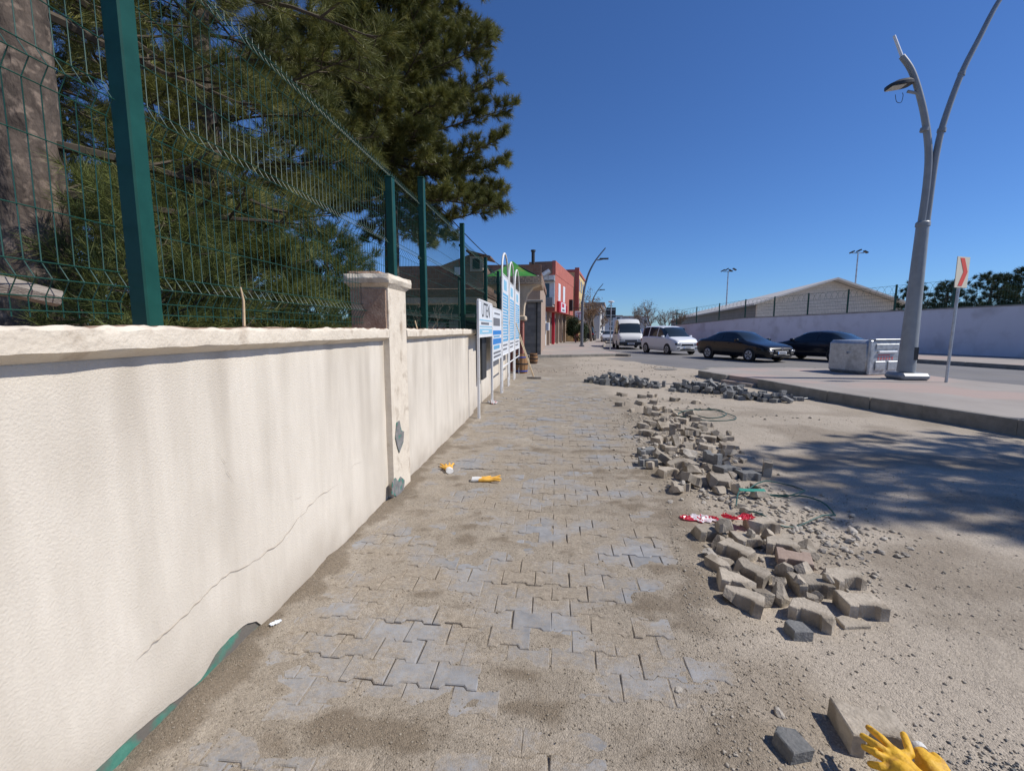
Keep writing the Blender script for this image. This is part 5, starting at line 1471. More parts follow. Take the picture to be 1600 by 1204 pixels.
bk = car('sedan', (9.35, 24.2, 0), head(.40, -.92), M['black_car'], 'shiny black sedan heading towards the camera on the road', name='sedan_car')
b = MB(); b.lathe([(.07, -.004), (.07, .006)], (2.385, 0, .66), 14, 'X'); b.build('emblem', M['chrome'], bk)
dk = car('sedan', (13.0, 24.2, 0), head(-.50, .87), M['dark_car'], 'dark navy sedan partly hidden by the tipped container', name='sedan_car', light=False)
car('mpv', (7.15, 30.3, 0), head(.33, -.944), M['white_car'], 'white compact van-like car driving towards the camera', name='compact_car')
car('van', (5.75, 38.3, 0), head(-.03, -1), M['van_white'], 'high white minibus coming down the street', name='minibus', cat='van')
car('sedan', (6.2, 55, 0), head(-.12, -1), M['silver_car'], 'silver car behind the white minibus', name='sedan_car', group='cars down the street')
car('mpv', (11.0, 44.5, 0), head(.1, 1), M['grey_car'], 'dark car between the minibus and the white car', name='compact_car', group='cars down the street')
car('sedan', (7.4, 78, 0), head(-.12, -1), M['white_car'], 'small pale car far down the left lane', name='sedan_car', group='cars down the street')
car('sedan', (7.3, 93, 0), head(-.12, -1), M['grey_car'], 'small grey car farthest down the street', name='sedan_car', group='cars down the street')
car('mpv', (4.1, 61, .14), head(.12, 1), M['dark_car'], 'dark car parked on the pavement by the street trees', name='compact_car', group='cars down the street')

# ------------------------------------------------------------------ loose pavers, dropped and settled on the ground
block_me = {'block': [paver_mesh('paver_block', M['block'], 40 + i, chips=1 + i % 4) for i in range(8)], 'dark': [paver_mesh('paver_block', M['darkblock'], 50 + i, chips=i % 3) for i in range(6)],
            'frag': [paver_mesh('paver_block', M['block'], 80 + i, h=.05 + .03 * (i % 2), poly=[(-.05 - .01 * (i % 3), -.04), (.05, -.05 + .01 * (i % 4)), (.06, .03), (.0, .055), (-.055, .035)], chips=6) for i in range(8)],
            'red': [paver_mesh('paver_block', M['redblock'], 60)], 'half': [paver_mesh('paver_block', M['block'], 63, broken=-.02, chips=2), paver_mesh('paver_block', M['block'], 64, broken=.0, chips=3)],
            'chip': [paver_mesh('paver_block', M['darkblock'], 65, h=.055, poly=[(-.052, -.045), (.045, -.05), (.052, .03), (-.01, .055), (-.045, .04)])],
            'shard': [paver_mesh('paver_block', M['block'], 66, h=.022, poly=[(-.08, -.05), (.07, -.03), (.085, .0), (-.02, .055), (-.075, .03)])]}
for ms in block_me.values():
    for me_ in ms:
        me_.transform(Matrix.Translation((0, 0, .04)))
def stone_mesh(seed, m):
    rnd = random.Random(seed)
    bm = bmesh.new(); bmesh.ops.create_icosphere(bm, subdivisions=2, radius=1)
    k = [rnd.uniform(.7, 1.1), rnd.uniform(.5, .85), rnd.uniform(.32, .55)]
    for v in bm.verts:
        c = v.co.copy()
        s_ = 1 + .45 * (float(fbm(c.x * 1.3 + seed, c.y * 1.3 + c.z * 1.7, 2, seed)) - .5) * 2
        for dn in ((.7, .3, .6), (-.6, .5, .4), (.1, -.8, .5), (-.5, -.5, -.6), (.8, -.4, -.2), (0, .1, 1)):       # a few broken flats
            d_ = c.dot(Vector(dn).normalized()); 
            if d_ > .58: s_ *= .58 / d_
        v.co = Vector((c.x * k[0], c.y * k[1], c.z * k[2])) * s_
    me = bpy.data.meshes.new('stone'); bm.to_mesh(me); bm.free()
    me.materials.append(m)
    me.polygons.foreach_set('use_smooth', [True] * len(me.polygons)); me.set_sharp_from_angle(angle=R(20))
    return me
stone_me = [stone_mesh(200 + i, M['stone']) for i in range(8)]
sim = []
def loose(kind, x, y, z, rz, label, group, tilt=(0, 0), name='paver_block', cat='paver', sc=1.0, rnd=random.Random(77)):
    me = rnd.choice(block_me[kind]) if kind != 'stone' else rnd.choice(stone_me)
    o = bpy.data.objects.new(name, me); col.objects.link(o)
    o.location = (x, y, z); o.rotation_euler = (tilt[0], tilt[1], rz)
    o.scale = (sc, sc, sc)
    tag(o, label, cat, group); sim.append(o)
    return o
rk = random.Random(5)
G1, G2, G3 = 'grey pavers in the far heap', 'grey pavers in the heap by the kerb', 'loose pavers strewn beside the walkway'
def heap(x0, y0, x1, y1, width, layers, kind, label, group, gap=.235):
    """a long ridge of thrown pavers: loose grid, narrower in each layer, left to fall"""
    d = Vector((x1 - x0, y1 - y0)); ln = d.length; d.normalize(); nn = Vector((-d.y, d.x))
    for k in range(layers):
        w = width * (1 - k / layers * .75); l = ln * (1 - .13 * k)
        for i in range(int(l / gap)):
            for j in range(max(1, round(w / gap))):
                if rk.random() < .10 + .05 * k: continue
                p = Vector((x0, y0)) + d * (ln / 2 - l / 2 + (i + .5) * gap) + nn * ((j - (max(1, round(w / gap)) - 1) / 2) * gap)
                loose(kind, p.x + rk.uniform(-.02, .02), p.y + rk.uniform(-.02, .02), .14 + k * .23, rk.uniform(0, 6.28), label, group, (rk.uniform(-1.3, 1.3), rk.uniform(-1.3, 1.3)))
heap(.95, 13.3, 2.85, 12.3, .75, 4, 'dark', 'grey paver thrown in the heap at the walkway end', G1)
heap(2.95, 12.0, 4.55, 11.3, .8, 4, 'dark', 'grey paver in the low heap by the kerb end', G2)
heap(3.9, 10.9, 5.1, 10.1, .62, 2, 'dark', 'grey paver at the right tail of the kerb heap', 'grey pavers at the tail of the kerb heap', gap=.24)
for (a, c) in [(2.2, 10.6), (2.6, 10.1), (2.0, 9.7), (1.9, 10.4), (1.45, 10.5), (2.9, 9.9)]:
    loose('block', a, c, .10, rk.uniform(0, 6), 'tan paver lying between the far heap and the walkway rubble', 'tan pavers before the far heap', (rk.uniform(-.9, .9), 0))
# rubble row beside the walkway: (photo pixel, kind, turn, tilt)
row = [(1003, 668), (1020, 661), (1035, 664), (1050, 662), (1068, 655), (1085, 650), (1013, 678), (1030, 687), (1050, 681), (1065, 676), (1080, 672), (1095, 678), (1110, 684), (1140, 682), (1060, 690),
       (1040, 700), (1060, 705), (1075, 700), (1100, 700), (1030, 635), (1050, 640), (985, 640), (970, 632), (1000, 628), (1020, 645)]
ORD = ['nearest', 'second nearest', 'third nearest', 'fourth nearest', 'fifth nearest', 'sixth nearest', 'seventh nearest', 'eighth nearest', 'ninth nearest', 'tenth nearest', 'eleventh nearest', 'twelfth nearest']
row.sort(key=lambda p: -p[1])
for i, p in enumerate(row):
    g_ = gpt(p[0], p[1], .03)
    loose('block' if i % 7 else 'half', g_.x, g_.y, .10 + .05 * (i % 3), rk.uniform(0, 6.28), ('tan paver %s to the camera in the middle of the rubble row' % ORD[i]) if i < 12 else ('tan paver %s to the far heap at the back of the rubble row' % ORD[len(row) - 1 - i] if len(row) - 1 - i < 12 else 'tan paver halfway along the rubble row'), G3, (rk.uniform(-.9, .9), rk.uniform(-.5, .5)))
single = [
 ((1012, 706), 'dark', .2, (0, 0), 'upper one of two grey pavers at the left end of the rubble row'), ((1014, 722), 'dark', -.1, (0, 0), 'lower one of two grey pavers at the left end of the rubble row'),
 ((1042, 738), 'block', .5, (0, .1), 'tan paver on the walkway edge below the two grey ones'), ((1075, 722), 'block', 1.1, (.3, .1), 'tan paver leaning on the middle of the rubble'),
 ((1110, 722), 'dark', 2.0, (1.2, 0), 'dark paver standing on edge in the shaded part of the rubble'), ((1135, 735), 'dark', .4, (.2, 0), 'dark paver lying left of the flat shaded one'),
 ((1166, 742), 'dark', .15, (0, 0), 'flat dark paver at the edge of the tree shade'), ((1192, 732), 'block', 1.2, (1.25, 0), 'tan paver standing upright at the edge of the tree shade'),
 ((1062, 762), 'block', .9, (.2, .2), 'tan paver half buried in stones below the rubble row'), ((1095, 752), 'block', 2.4, (0, .3), 'tan paver among small stones near the shade'),
 ((1110, 832), 'block', .3, (0, .05), 'thin tan paver just below the red bag'), ((1160, 838), 'block', .1, (0, 0), 'tan paver right below the red bag knot'),
 ((1228, 850), 'block', -.5, (.1, .1), 'large tan paver above the row of nearest blocks'), ((1190, 818), 'half', .2, (0, 0), 'small tan paver piece behind the red bag'),
 ((1172, 864), 'block', -.55, (.15, -.1), 'tan paver slanting down towards the near cluster'), ((1128, 880), 'half', .9, (.2, .3), 'broken paver piece at the left of the near cluster'),
 ((1148, 872), 'stone', .9, (.2, .3), 'rough lump of rubble left of the near cluster'), ((1176, 886), 'half', -.6, (.1, .1), 'small half paver in the near cluster'),
 ((1222, 866), 'red', -.3, (.0, .1), 'reddish paver in the near cluster'), ((1224, 892), 'block', -.4, (.0, -.1), 'tan paver with notch in the near cluster'),
 ((1150, 906), 'block', -.2, (.1, .0), 'flat tan paver behind the biggest near blocks'), ((1178, 936), 'block', -.75, (.22, -.05), 'big tan paver tipped at the front left of the near cluster'),
 ((1240, 942), 'block', -.55, (.12, .05), 'big tan paver at the front right of the near cluster'), ((1310, 905), 'block', -.15, (0, 0), 'tan paver lying alone right of the near cluster'),
 ((1330, 925), 'block', -.35, (.05, 0), 'tan paver overlapping the one right of the near cluster'), ((1331, 952), 'shard', 1.0, (1.35, .1), 'thin dark paver shard standing below the right pair'),
 ((1246, 972), 'chip', .2, (0, 0), 'small grey chip in front of the near cluster')]
for p, k_, rz, tl, lb in single:
    g_ = gpt(p[0], p[1], .04)
    loose(k_, g_.x, g_.y, .09, rz, lb, G3, tl, sc=1.0 if k_ != 'stone' else .08, name='paver_block' if k_ != 'stone' else 'stone', cat='paver' if k_ != 'stone' else 'stone')
FR = 'broken paver pieces in the rubble row'
for i in range(86):
    yy = 2.55 + 6.0 * rk.random() ** 1.15
    xx = float(np.interp(yy, [2.5, 3.3, 4.0, 5, 6.5, 8.6], [1.32, 1.45, 1.5, 1.55, 1.75, 2.1])) + rk.gauss(0, .26)
    loose('frag', xx, yy, .16 + .14 * rk.random(), rk.uniform(0, 6.28), 'small broken paver piece strewn in the rubble row', FR, (rk.uniform(-1, 1), rk.uniform(-1, 1)), sc=rk.uniform(.5, 1.1))
more_ = [(1035, 655), (1060, 668), (1090, 662), (1100, 690), (1120, 676), (1030, 712), (1055, 720), (1088, 735), (1120, 748), (1075, 748), (1045, 690), (1125, 700), (1020, 640), (1070, 640), (1105, 655)]
more_.sort(key=lambda p: -p[1])
for i, p in enumerate(more_):
    g_ = gpt(p[0], p[1], .1)
    loose('block', g_.x, g_.y, .26, rk.uniform(0, 6.28), 'tan paver tumbled on top of the rubble row, %s to the camera' % (ORD + ['thirteenth nearest', 'fourteenth nearest', 'fifteenth nearest'])[i], G3, (rk.uniform(-1, 1), rk.uniform(-1, 1)))
big = loose('block', 1.185, 1.665, .055, -.06, 'large grey notched paver under the yellow gloves', G3, (0, 0), sc=1.08)
g_ = gpt(1237, 1162, .03); loose('chip', g_.x, g_.y, .06, .5, 'small grey paver piece left of the yellow gloves', G3, (.3, .2))
ST = 'stones among the rubble'
def stones(n, cx, cy, sx, sy, s0, s1, label):
    for i in range(n):
        sc = rk.uniform(s0, s1)
        loose('stone', cx + rk.gauss(0, sx), cy + rk.gauss(0, sy), .07 + sc + rk.random() * .06, rk.uniform(0, 6.28), label, ST, name='stone', cat='stone', sc=sc)
stones(46, 1.95, 3.72, .24, .22, .022, .055, 'pale stone in the patch of rubble inside the green hose loop')
stones(22, 2.05, 3.25, .22, .10, .02, .045, 'pale stone on the fringe below the green hose')
stones(26, 1.45, 4.30, .20, .24, .025, .055, 'tan stone left of the green hose loop')
stones(24, 1.50, 5.6, .25, .4, .03, .07, 'tan stone within the rubble row')
g_ = gpt(1332, 822, .03); loose('stone', g_.x, g_.y, .08, .3, 'pale round stone at the right end of the rubble by the hose', ST, name='stone', cat='stone', sc=.062)
g_ = gpt(1062, 1072, .02); loose('stone', g_.x, g_.y, .06, .4, 'pinkish stone on the walkway in the foreground', ST, name='stone', cat='stone', sc=.034)
g_ = gpt(1215, 1106, .02); loose('stone', g_.x, g_.y, .05, 1.4, 'oval grey stone left of the big notched paver', ST, name='stone', cat='stone', sc=.036)
g_ = gpt(1111, 722, .02); loose('stone', g_.x - .25, g_.y, .1, .4, 'large flat slab of broken concrete in the rubble row', ST, name='stone', cat='stone', sc=.20)

# settle them
def settle(objs, frames=70):
    gx_ = np.linspace(.2, 5.6, 120); gy_ = np.linspace(1.2, 14.6, 260)
    AX, AY = np.meshgrid(gx_, gy_); AZ = ground_h(AX, AY)
    AZ = np.maximum(AZ, np.where(AX < walk_edge(AY), .002, -1))
    ii = np.arange(AX.size).reshape(AX.shape)
    F = np.stack([ii[:-1, :-1], ii[:-1, 1:], ii[1:, 1:], ii[1:, :-1]], -1).reshape(-1, 4)
    pme = np_mesh('floor_proxy', np.stack([AX, AY, AZ], -1).reshape(-1, 3), F)
    po = bpy.data.objects.new('floor_proxy', pme); col.objects.link(po)
    c_ = bpy.data.collections.new('sim')
    if scene.rigidbody_world is None: bpy.ops.rigidbody.world_add()
    rw_ = scene.rigidbody_world
    rw_.collection = c_
    rw_.substeps_per_frame = 10; rw_.solver_iterations = 12
    c_.objects.link(po)
    for o in objs: c_.objects.link(o)
    po.rigid_body.type = 'PASSIVE'; po.rigid_body.collision_shape = 'MESH'; po.rigid_body.friction = .9
    po.rigid_body.use_margin = True; po.rigid_body.collision_margin = .001
    for o in objs:
        rb_ = o.rigid_body; rb_.type = 'ACTIVE'; rb_.collision_shape = 'CONVEX_HULL'; rb_.friction = 1.2; rb_.mass = 4
        rb_.use_margin = True; rb_.collision_margin = .001; rb_.linear_damping = .25; rb_.angular_damping = .75; rb_.restitution = 0
    rw_.point_cache.frame_start = 1; rw_.point_cache.frame_end = frames + 1
    scene.frame_start, scene.frame_end = 1, frames + 1
    for f_ in range(1, frames + 1): scene.frame_set(f_)
    dg = bpy.context.evaluated_depsgraph_get()
    res = [o.evaluated_get(dg).matrix_world.copy() for o in objs]
    for o in objs: c_.objects.unlink(o)
    c_.objects.unlink(po)
    bpy.ops.rigidbody.world_remove()
    bpy.data.collections.remove(c_)
    bpy.data.objects.remove(po); bpy.data.meshes.remove(pme)
    scene.frame_set(1)
    for o, m_ in zip(objs, res):
        if m_.translation.z > -.2: o.matrix_world = m_
        else: o.matrix_world = o.matrix_world
start = {o.name: o.location.copy() for o in sim}
settle(sim)
for o in sim:                                # a block that was squeezed out goes back to its spot
    p, q = o.matrix_world.translation, start[o.name]
    if (p - q).xy.length > .3 and q.y < 9.4 and q.z < .13:
        zg = float(ground_h(q.x, q.y)) + (.04 if o.name.startswith('paver') else .25 * o.scale.x)
        o.matrix_world = Matrix.LocRotScale(Vector((q.x, q.y, zg)), Euler((.05, .1, q.x * 9)), o.scale)
for o in sim: o.location.z -= .007             # bedded a little in the dirt
for o in list(sim):
    if o.matrix_world.translation.z < -.15 or o.matrix_world.translation.z > .8 or o.matrix_world.translation.y > 14.2: bpy.data.objects.remove(o); sim.remove(o)
# ------------------------------------------------------------------ gravel, pebbles (uncountable)
def pebbles(n, xf, s0, s1, m, name, seed, label):
    rs = np.random.RandomState(seed)
    P = xf(rs, n)
    x, y = P[:, 0], P[:, 1]
    s = s0 + (s1 - s0) * rs.random(len(x)) ** 3
    base = np.array([(1, 0, 0), (-1, 0, 0), (0, 1, 0), (0, -1, 0), (0, 0, 1), (0, 0, -1)], float)
    tri = np.array([(0, 2, 4), (2, 1, 4), (1, 3, 4), (3, 0, 4), (2, 0, 5), (1, 2, 5), (3, 1, 5), (0, 3, 5)])
    V = base[None] * rs.uniform(.6, 1.2, (len(x), 6, 1)) * np.stack([np.ones_like(s), rs.uniform(.6, 1, len(x)), rs.uniform(.45, .8, len(x))], -1)[:, None, :] * s[:, None, None]
    a = rs.random(len(x)) * 6.28; ca, sa = np.cos(a)[:, None], np.sin(a)[:, None]
    X = V[..., 0] * ca - V[..., 1] * sa; Y = V[..., 0] * sa + V[..., 1] * ca
    z = np.maximum(ground_h(x, y), np.where(x < walk_edge(y) - .03, .0015, -1))
    V = np.stack([X + x[:, None], Y + y[:, None], V[..., 2] + (z + s * .18)[:, None]], -1).reshape(-1, 3)
    F = (tri[None] + (np.arange(len(x)) * 6)[:, None, None]).reshape(-1, 3)
    o = link_mesh(name, np_mesh(name, V, F), m, smooth=False)
    return tag(o, label, 'gravel', kind='stuff')
M['pebble'] = mat('pebble', (.28, .245, .195), (.45, .40, .33), scale=45, rough=.95, detail=1)
M['grit'] = mat('grit', (.20, .165, .12), (.36, .31, .24), scale=60, rough=.95, detail=1)
def near_y(rs, n, y0, y1): return y0 * (y1 / y0) ** rs.random(n)
def f_walk(rs, n):
    y = near_y(rs, n, 1.25, 7); x = WALL_X + .02 + rs.random(n) * (walk_edge(y) + .3 - WALL_X)
    k = (sand_thickness(x, y) + .012 * (rs.random(n) - .3)) > .004
    return np.stack([x, y], -1)[k]
def f_dirt(rs, n):
    y = near_y(rs, n, 1.3, 10); x = walk_edge(y) - .1 + rs.random(n) ** 1.5 * 4.2
    k = fbm(x * 1.4, y * 1.4, 3, 91) + .25 * rs.random(n) > .56
    return np.stack([x, y], -1)[k]
def f_rub(rs, n):
    y = 2.7 + rs.random(n) * 5.6; x = np.interp(y, [2.7, 3.3, 3.8, 4.6, 6, 8.3], [1.5, 1.8, 1.9, 1.45, 1.5, 1.7]) + rs.normal(size=n) * np.interp(y, [2.7, 3.6, 4.6, 8], [.35, .42, .3, .4])
    return np.stack([x, y], -1)
def f_far(rs, n):
    y = 8 + rs.random(n) * 17; x = -1.2 + rs.random(n) * 6
    return np.stack([x, y], -1)[fbm(x * .8, y * .8, 3, 92) > .55]
pebbles(26000, f_walk, .0022, .007, M['grit'], 'sand_grit', 301, 'coarse sand grit scattered over the walkway pavers')
pebbles(13000, f_dirt, .0025, .012, M['pebble'], 'gravel', 302, 'small gravel scattered over the dug-up dirt')
pebbles(3600, f_rub, .006, .03, M['pebble'], 'rubble_gravel', 303, 'crushed gravel under the strewn pavers')
pebbles(2600, f_far, .008, .05, M['pebble'], 'far_gravel', 304, 'small rubble bits on the dirt towards the road')
def f_corner(rs, n):
    return np.stack([1.62 + rs.normal(size=n) * .13, 1.52 + rs.normal(size=n) * .09], -1)
pebbles(900, f_corner, .003, .012, M['darkblock'], 'dark_gravel', 305, 'patch of dark crushed gravel beside the yellow gloves')

# ------------------------------------------------------------------ hoses
M['hose'] = mat('green_hose', (.012, .065, .055), (.02, .095, .08), scale=10, rough=.5)
M['strap'] = mat('green_strap', (.03, .27, .20), rough=.6)
def hose(pts, r, label, m=None, cap_z=.012):
    P = []
    for x, y in pts:
        g_ = gpt(x, y, .03); P.append(Vector((g_.x, g_.y, max(float(ground_h(g_.x, g_.y)), -.04) + r)))
    P = smooth_path(P, 10)
    P = [Vector((p.x, p.y, float(ground_h(p.x, p.y)) + r + .0 + cap_z * (1 + math.sin(i * .23)))) for i, p in enumerate(P)]
    b = MB(); b.tube(P, r, 8)
    return tag(b.build('garden_hose', m or M['hose'], smooth=True), label, 'hose', 'green hoses on the dirt')
hose([(1150, 790), (1158, 772), (1195, 768), (1245, 776), (1290, 786), (1306, 797), (1290, 808), (1255, 816), (1215, 817), (1185, 808), (1165, 795)], .0062, 'green hose looped around the patch of pale stones', cap_z=.03)
hose([(1165, 768), (1200, 752), (1240, 752), (1258, 764), (1235, 772), (1205, 770), (1180, 768)], .0062, 'short green hose loop in the tree shade', cap_z=.02)
hose([(1045, 635), (1070, 641), (1110, 648), (1135, 644), (1115, 636), (1075, 637), (1060, 646), (1100, 652), (1150, 650), (1125, 640), (1085, 634)], .008, 'dark green hose coiled on the dirt near the far heap')
b = MB(); P = [gpt(x, y, .05) for x, y in [(1155, 770), (1175, 771), (1195, 771)]]
b.add([(p.x, p.y - .02, .075) for p in P] + [(p.x, p.y + .02, .085) for p in P] + [(p.x, p.y - .02, .079) for p in P] + [(p.x, p.y + .02, .089) for p in P], [(0, 1, 4, 3), (1, 2, 5, 4), (6, 9, 10, 7), (7, 10, 11, 8), (0, 6, 7, 1), (1, 7, 8, 2), (3, 4, 10, 9), (4, 5, 11, 10)])
tag(b.build('green_strap', M['strap']), 'flat bright green strap on the stones by the hose', 'strap')

# ------------------------------------------------------------------ crumpled plastic and packaging
def crumple(name, pts, m, label, cat, thick=.02, seed=0, n=12, amp=.022, z0=None, mats=None):
    """a crumpled thin sheet along a path of ground points, with creases and folds"""
    rs = np.random.RandomState(seed)
    L_ = len(pts); vs = []; fs = []; W_ = 9; NN = n * (L_ - 1) + 1
    P = smooth_path([Vector((x, y, w)) for x, y, w in pts], n)
    for i, p in enumerate(P):
        d = (P[min(i + 1, len(P) - 1)] - P[max(i - 1, 0)]); d = Vector((d.x, d.y)).normalized(); nx_ = Vector((-d.y, d.x))
        for k in range(W_):
            u0 = k / (W_ - 1) - .5
            u_ = u0 * p.z * (.7 + .6 * float(vnoise(i * .4, seed, 3)))
            x, y = p.x + nx_.x * u_ + rs.randn() * .0015, p.y + nx_.y * u_ + rs.randn() * .0015
            f_ = abs(float(fbm(i * .45 + seed * 9, k * .9, 3, seed)) - .5) * 2
            z = (float(ground_h(x, y)) if z0 is None else z0) + .008 + amp * 1.6 * f_ * (1 - abs(u0) * 1.3)
            vs.append((x, y, z))
    for i in range(len(P) - 1):
        for k in range(W_ - 1): fs.append((i * W_ + k, i * W_ + k + 1, (i + 1) * W_ + k + 1, (i + 1) * W_ + k))
    b = MB(); b.add(vs, fs)
    o = b.build(name, m if mats is None else mats, fixn=False, smooth=False)
    if mats:
        o.data.polygons.foreach_set('material_index', [int(mats_pick(i / len(fs), rs)) for i in range(len(fs))])
    return tag(o, label, cat)
M['redfilm'] = mat('red_film', (.55, .015, .03), (.70, .04, .06), scale=30, rough=.25, spec=.7, transl=.35)
M['clearfilm'] = mat('printed_film', (.62, .50, .50), (.75, .70, .70), scale=30, rough=.2, spec=.8)
mats_pick = lambda t, rs: 1 if (.28 < t < .80 and rs.rand() < .85) else 0
a0, a1, a2 = gpt(1064, 808, .03), gpt(1095, 806, .03), gpt(1122, 804, .03)
crumple('plastic_bag', [(a0.x, a0.y, .05), (a1.x, a1.y, .13), (a2.x, a2.y, .09)], None, 'crumpled red and clear plastic bag on the walkway edge', 'plastic bag', seed=2, mats=[M['redfilm'], M['clearfilm']])
a0, a1, a2 = gpt(1130, 800, .10), gpt(1150, 806, .10), gpt(1172, 801, .10)
crumple('plastic_bag', [(a0.x, a0.y, .10), (a1.x, a1.y, .05), (a2.x, a2.y, .12)], M['redfilm'], 'twisted red plastic strip lying on a paver beside the bag', 'plastic bag', seed=3, z0=.07, amp=.03)
M['litter'] = mat('litter_white', (.62, .60, .58), (.74, .72, .70), scale=20, rough=.6, c3=(.45, .10, .08), s3=14, t3=(.55, .6))
crumple('paper_bag', [(-1.34, 9.0, .14), (-1.30, 9.1, .2), (-1.28, 9.22, .12)], M['litter'], 'crumpled white and red packet at the wall foot under the signs', 'litter', seed=5, amp=.11)
crumple('paper_scrap', [(-1.42, 2.0, .02), (-1.41, 2.03, .025), (-1.40, 2.06, .015)], M['signwhite'], 'white paper scrap at the foot of the wall', 'litter', seed=6, amp=.008)

# ------------------------------------------------------------------ gloves
M['glove'] = mat('yellow_leather', (.70, .38, .02), (.80, .47, .035), scale=14, rough=.62, bump=.8, bscale=34, c3=(.48, .24, .03), s3=26, t3=(.52, .68), bdist=.010)
M['gloveknit'] = mat('glove_knit', (.62, .61, .58), (.72, .71, .68), scale=40, rough=.9, bump=.5, bscale=200)
M['glove2'] = mat('orange_glove', (.72, .36, .04), (.80, .46, .08), scale=20, rough=.6)
def fused(name, tubes, m, voxel=.005, parent=None, smooth_it=6):
    """tubes of (points, radii) melted into one continuous skin"""
    b = MB()
    for pts, rr in tubes:
        pts = [Vector(p) for p in pts]
        d0 = (pts[0] - pts[1]).normalized(); d1 = (pts[-1] - pts[-2]).normalized()
        P = [pts[0] + d0 * rr[0] * .85, pts[0] + d0 * rr[0] * .5] + pts + [pts[-1] + d1 * rr[-1] * .5, pts[-1] + d1 * rr[-1] * .85]
        Q = [rr[0] * .45, rr[0] * .85] + list(rr) + [rr[-1] * .85, rr[-1] * .45]
        b.tube(P, Q, 14)
    o = b.build(name, m, parent, smooth=True)
    rm = o.modifiers.new('r', 'REMESH'); rm.mode = 'VOXEL'; rm.voxel_size = voxel
    sm = o.modifiers.new('s', 'SMOOTH'); sm.iterations = smooth_it; sm.factor = .5
    dg = bpy.context.evaluated_depsgraph_get()
    me = bpy.data.meshes.new_from_object(o.evaluated_get(dg))
    me.polygons.foreach_set('use_smooth', [True] * len(me.polygons))
    o.modifiers.clear(); o.data = me
    return o
def P3(x, y, z): g_ = gpt(x, y, z); return Vector((g_.x, g_.y, z))
gl = thing('work_glove', (1.2, 1.55, .09), 'yellow leather work glove with spread fingers on the big paver', 'glove', 'pair of yellow work gloves')
off = Vector(gl.location)
def loc3(P): return [p - off for p in P]
palm = P3(1404, 1184, .115)
tubes = []
for tip, mid, kn in [((1357, 1136, .118), (1378, 1153, .130), (1394, 1170, .120)), ((1348, 1149, .112), (1371, 1164, .130), (1390, 1178, .120)),
                     ((1350, 1166, .100), (1370, 1177, .125), (1389, 1187, .116)), ((1360, 1193, .085), (1376, 1197, .108), (1392, 1198, .11))]:
    pts = [P3(*tip), P3(*mid), P3(*kn), palm]
    tubes.append((loc3(pts), [.0105, .0125, .0135, .018]))
tubes.append((loc3([P3(1412, 1147, .135), P3(1417, 1160, .135), P3(1422, 1176, .125), palm]), [.011, .0125, .015, .018]))
tubes.append((loc3([P3(1396, 1176, .116), P3(1412, 1196, .115)]), [.024, .027]))
tubes.append((loc3([P3(1393, 1192, .112), P3(1410, 1206, .112), P3(1432, 1226, .108)]), [.022, .030, .034]))
tubes.append((loc3([P3(1410, 1186, .115), P3(1425, 1206, .112), P3(1448, 1228, .108)]), [.022, .026, .03]))
fused('hand', tubes, M['glove'], .0035, gl)
b = MB(); cN, cF = P3(1436, 1228, .108) - off, P3(1470, 1262, .10) - off
b.tube([cN, cF], [.041, .044], 18); b.build('knit_cuff', M['gloveknit'], gl, smooth=True)
g2 = thing('work_glove', (1.33, 1.5, .05), 'second yellow glove crumpled beside the spread one', 'glove', 'pair of yellow work gloves')
off = Vector(g2.location)
tubes = [(loc3([P3(1440, 1180, .10), P3(1452, 1196, .095), P3(1470, 1222, .08)]), [.026, .034, .034]), (loc3([P3(1460, 1180, .11), P3(1470, 1190, .112), P3(1478, 1204, .105), P3(1484, 1222, .09)]), [.012, .0135, .014, .013]),
         (loc3([P3(1448, 1186, .105), P3(1466, 1198, .10), P3(1478, 1216, .085)]), [.022, .026, .026]), (loc3([P3(1438, 1196, .085), P3(1446, 1212, .08), P3(1458, 1232, .07)]), [.017, .015, .012])]
fused('hand', tubes, M['glove'], .0035, g2)
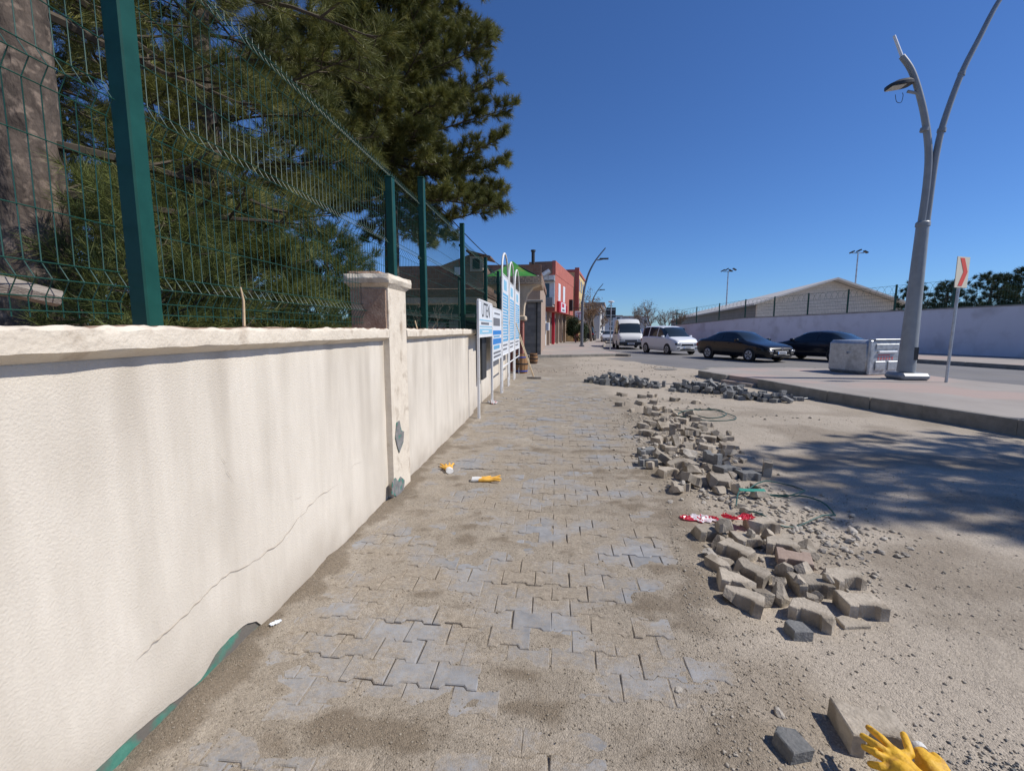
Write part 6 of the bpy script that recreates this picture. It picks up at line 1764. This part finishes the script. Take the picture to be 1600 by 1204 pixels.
b = MB(); b.tube([P3(1434, 1169, .085) - off, P3(1441, 1177, .09) - off], [.026, .024], 16); b.build('knit_cuff', M['gloveknit'], g2, smooth=True)
def small_glove(px_, rz, label, sd):
    c = gpt(px_[0], px_[1], .02)
    t = thing('work_glove', (c.x, c.y, max(.004, float(ground_h(c.x, c.y)))), label, 'glove', 'orange and white gloves on the walkway', rz=rz)
    rs = np.random.RandomState(sd); tubes = []
    for k in range(4):
        y = -.036 + k * .024; sp = (k - 1.5) * .016
        tubes.append(([(.155 + .01 * math.sin(k * 2), y + sp * 1.6, .012 + .02 * rs.rand()), (.105, y + sp, .020 + .025 * rs.rand()), (.05, y, .016)], [.010, .011, .013]))
    tubes.append(([(.055, .085, .02), (.025, .060, .022), (-.01, .03, .018)], [.011, .013, .016]))
    for y in (-.028, .0, .028): tubes.append(([(.06, y, .017), (0, y * .95, .022), (-.05, y * .8, .018)], [.017, .02, .02]))
    fused('fingers', tubes, M['glove2'], .005, t)
    b = MB(); rg = []
    for j, x in enumerate((-.03, -.07, -.11, -.13)):
        rg.append((x, 0, .024 + .006 * (j % 2)))
    b.tube(rg, [.031, .034, .036, .034], 14)
    o = b.build('knit_cuff', M['gloveknit'], t, smooth=True); o.scale = (1, 1.15, .72)
small_glove((757, 749), .1, 'orange and white glove lying flat on the walkway', 4)
small_glove((701, 731), 1.9, 'orange and white glove with raised fingers near the wall', 9)

# manhole ring on the dirt, small rods by the kerb, weeds
mh = gpt(1040, 577, 0)
b = MB(); b.lathe([(.42, -.02), (.42, .012), (.36, .014), (.34, .004), (.05, .004)], (0, 0, 0), 28)
o = b.build('manhole_cover', M['kerb'], smooth=True); o.location = (mh.x, mh.y, .012)
tag(o, 'round manhole cover in the dirt behind the far heap', 'manhole')
rod0, rod1 = gpt(1245, 624, -.02), gpt(1302, 619, .02)
b = MB(); b.tube([rod0 + Vector((0, 0, .02)), rod1], .012, 6)
tag(b.build('metal_rod', M['galv']), 'thin metal rod lying at the foot of the kerb', 'rod')
bpy.context.view_layer.update()
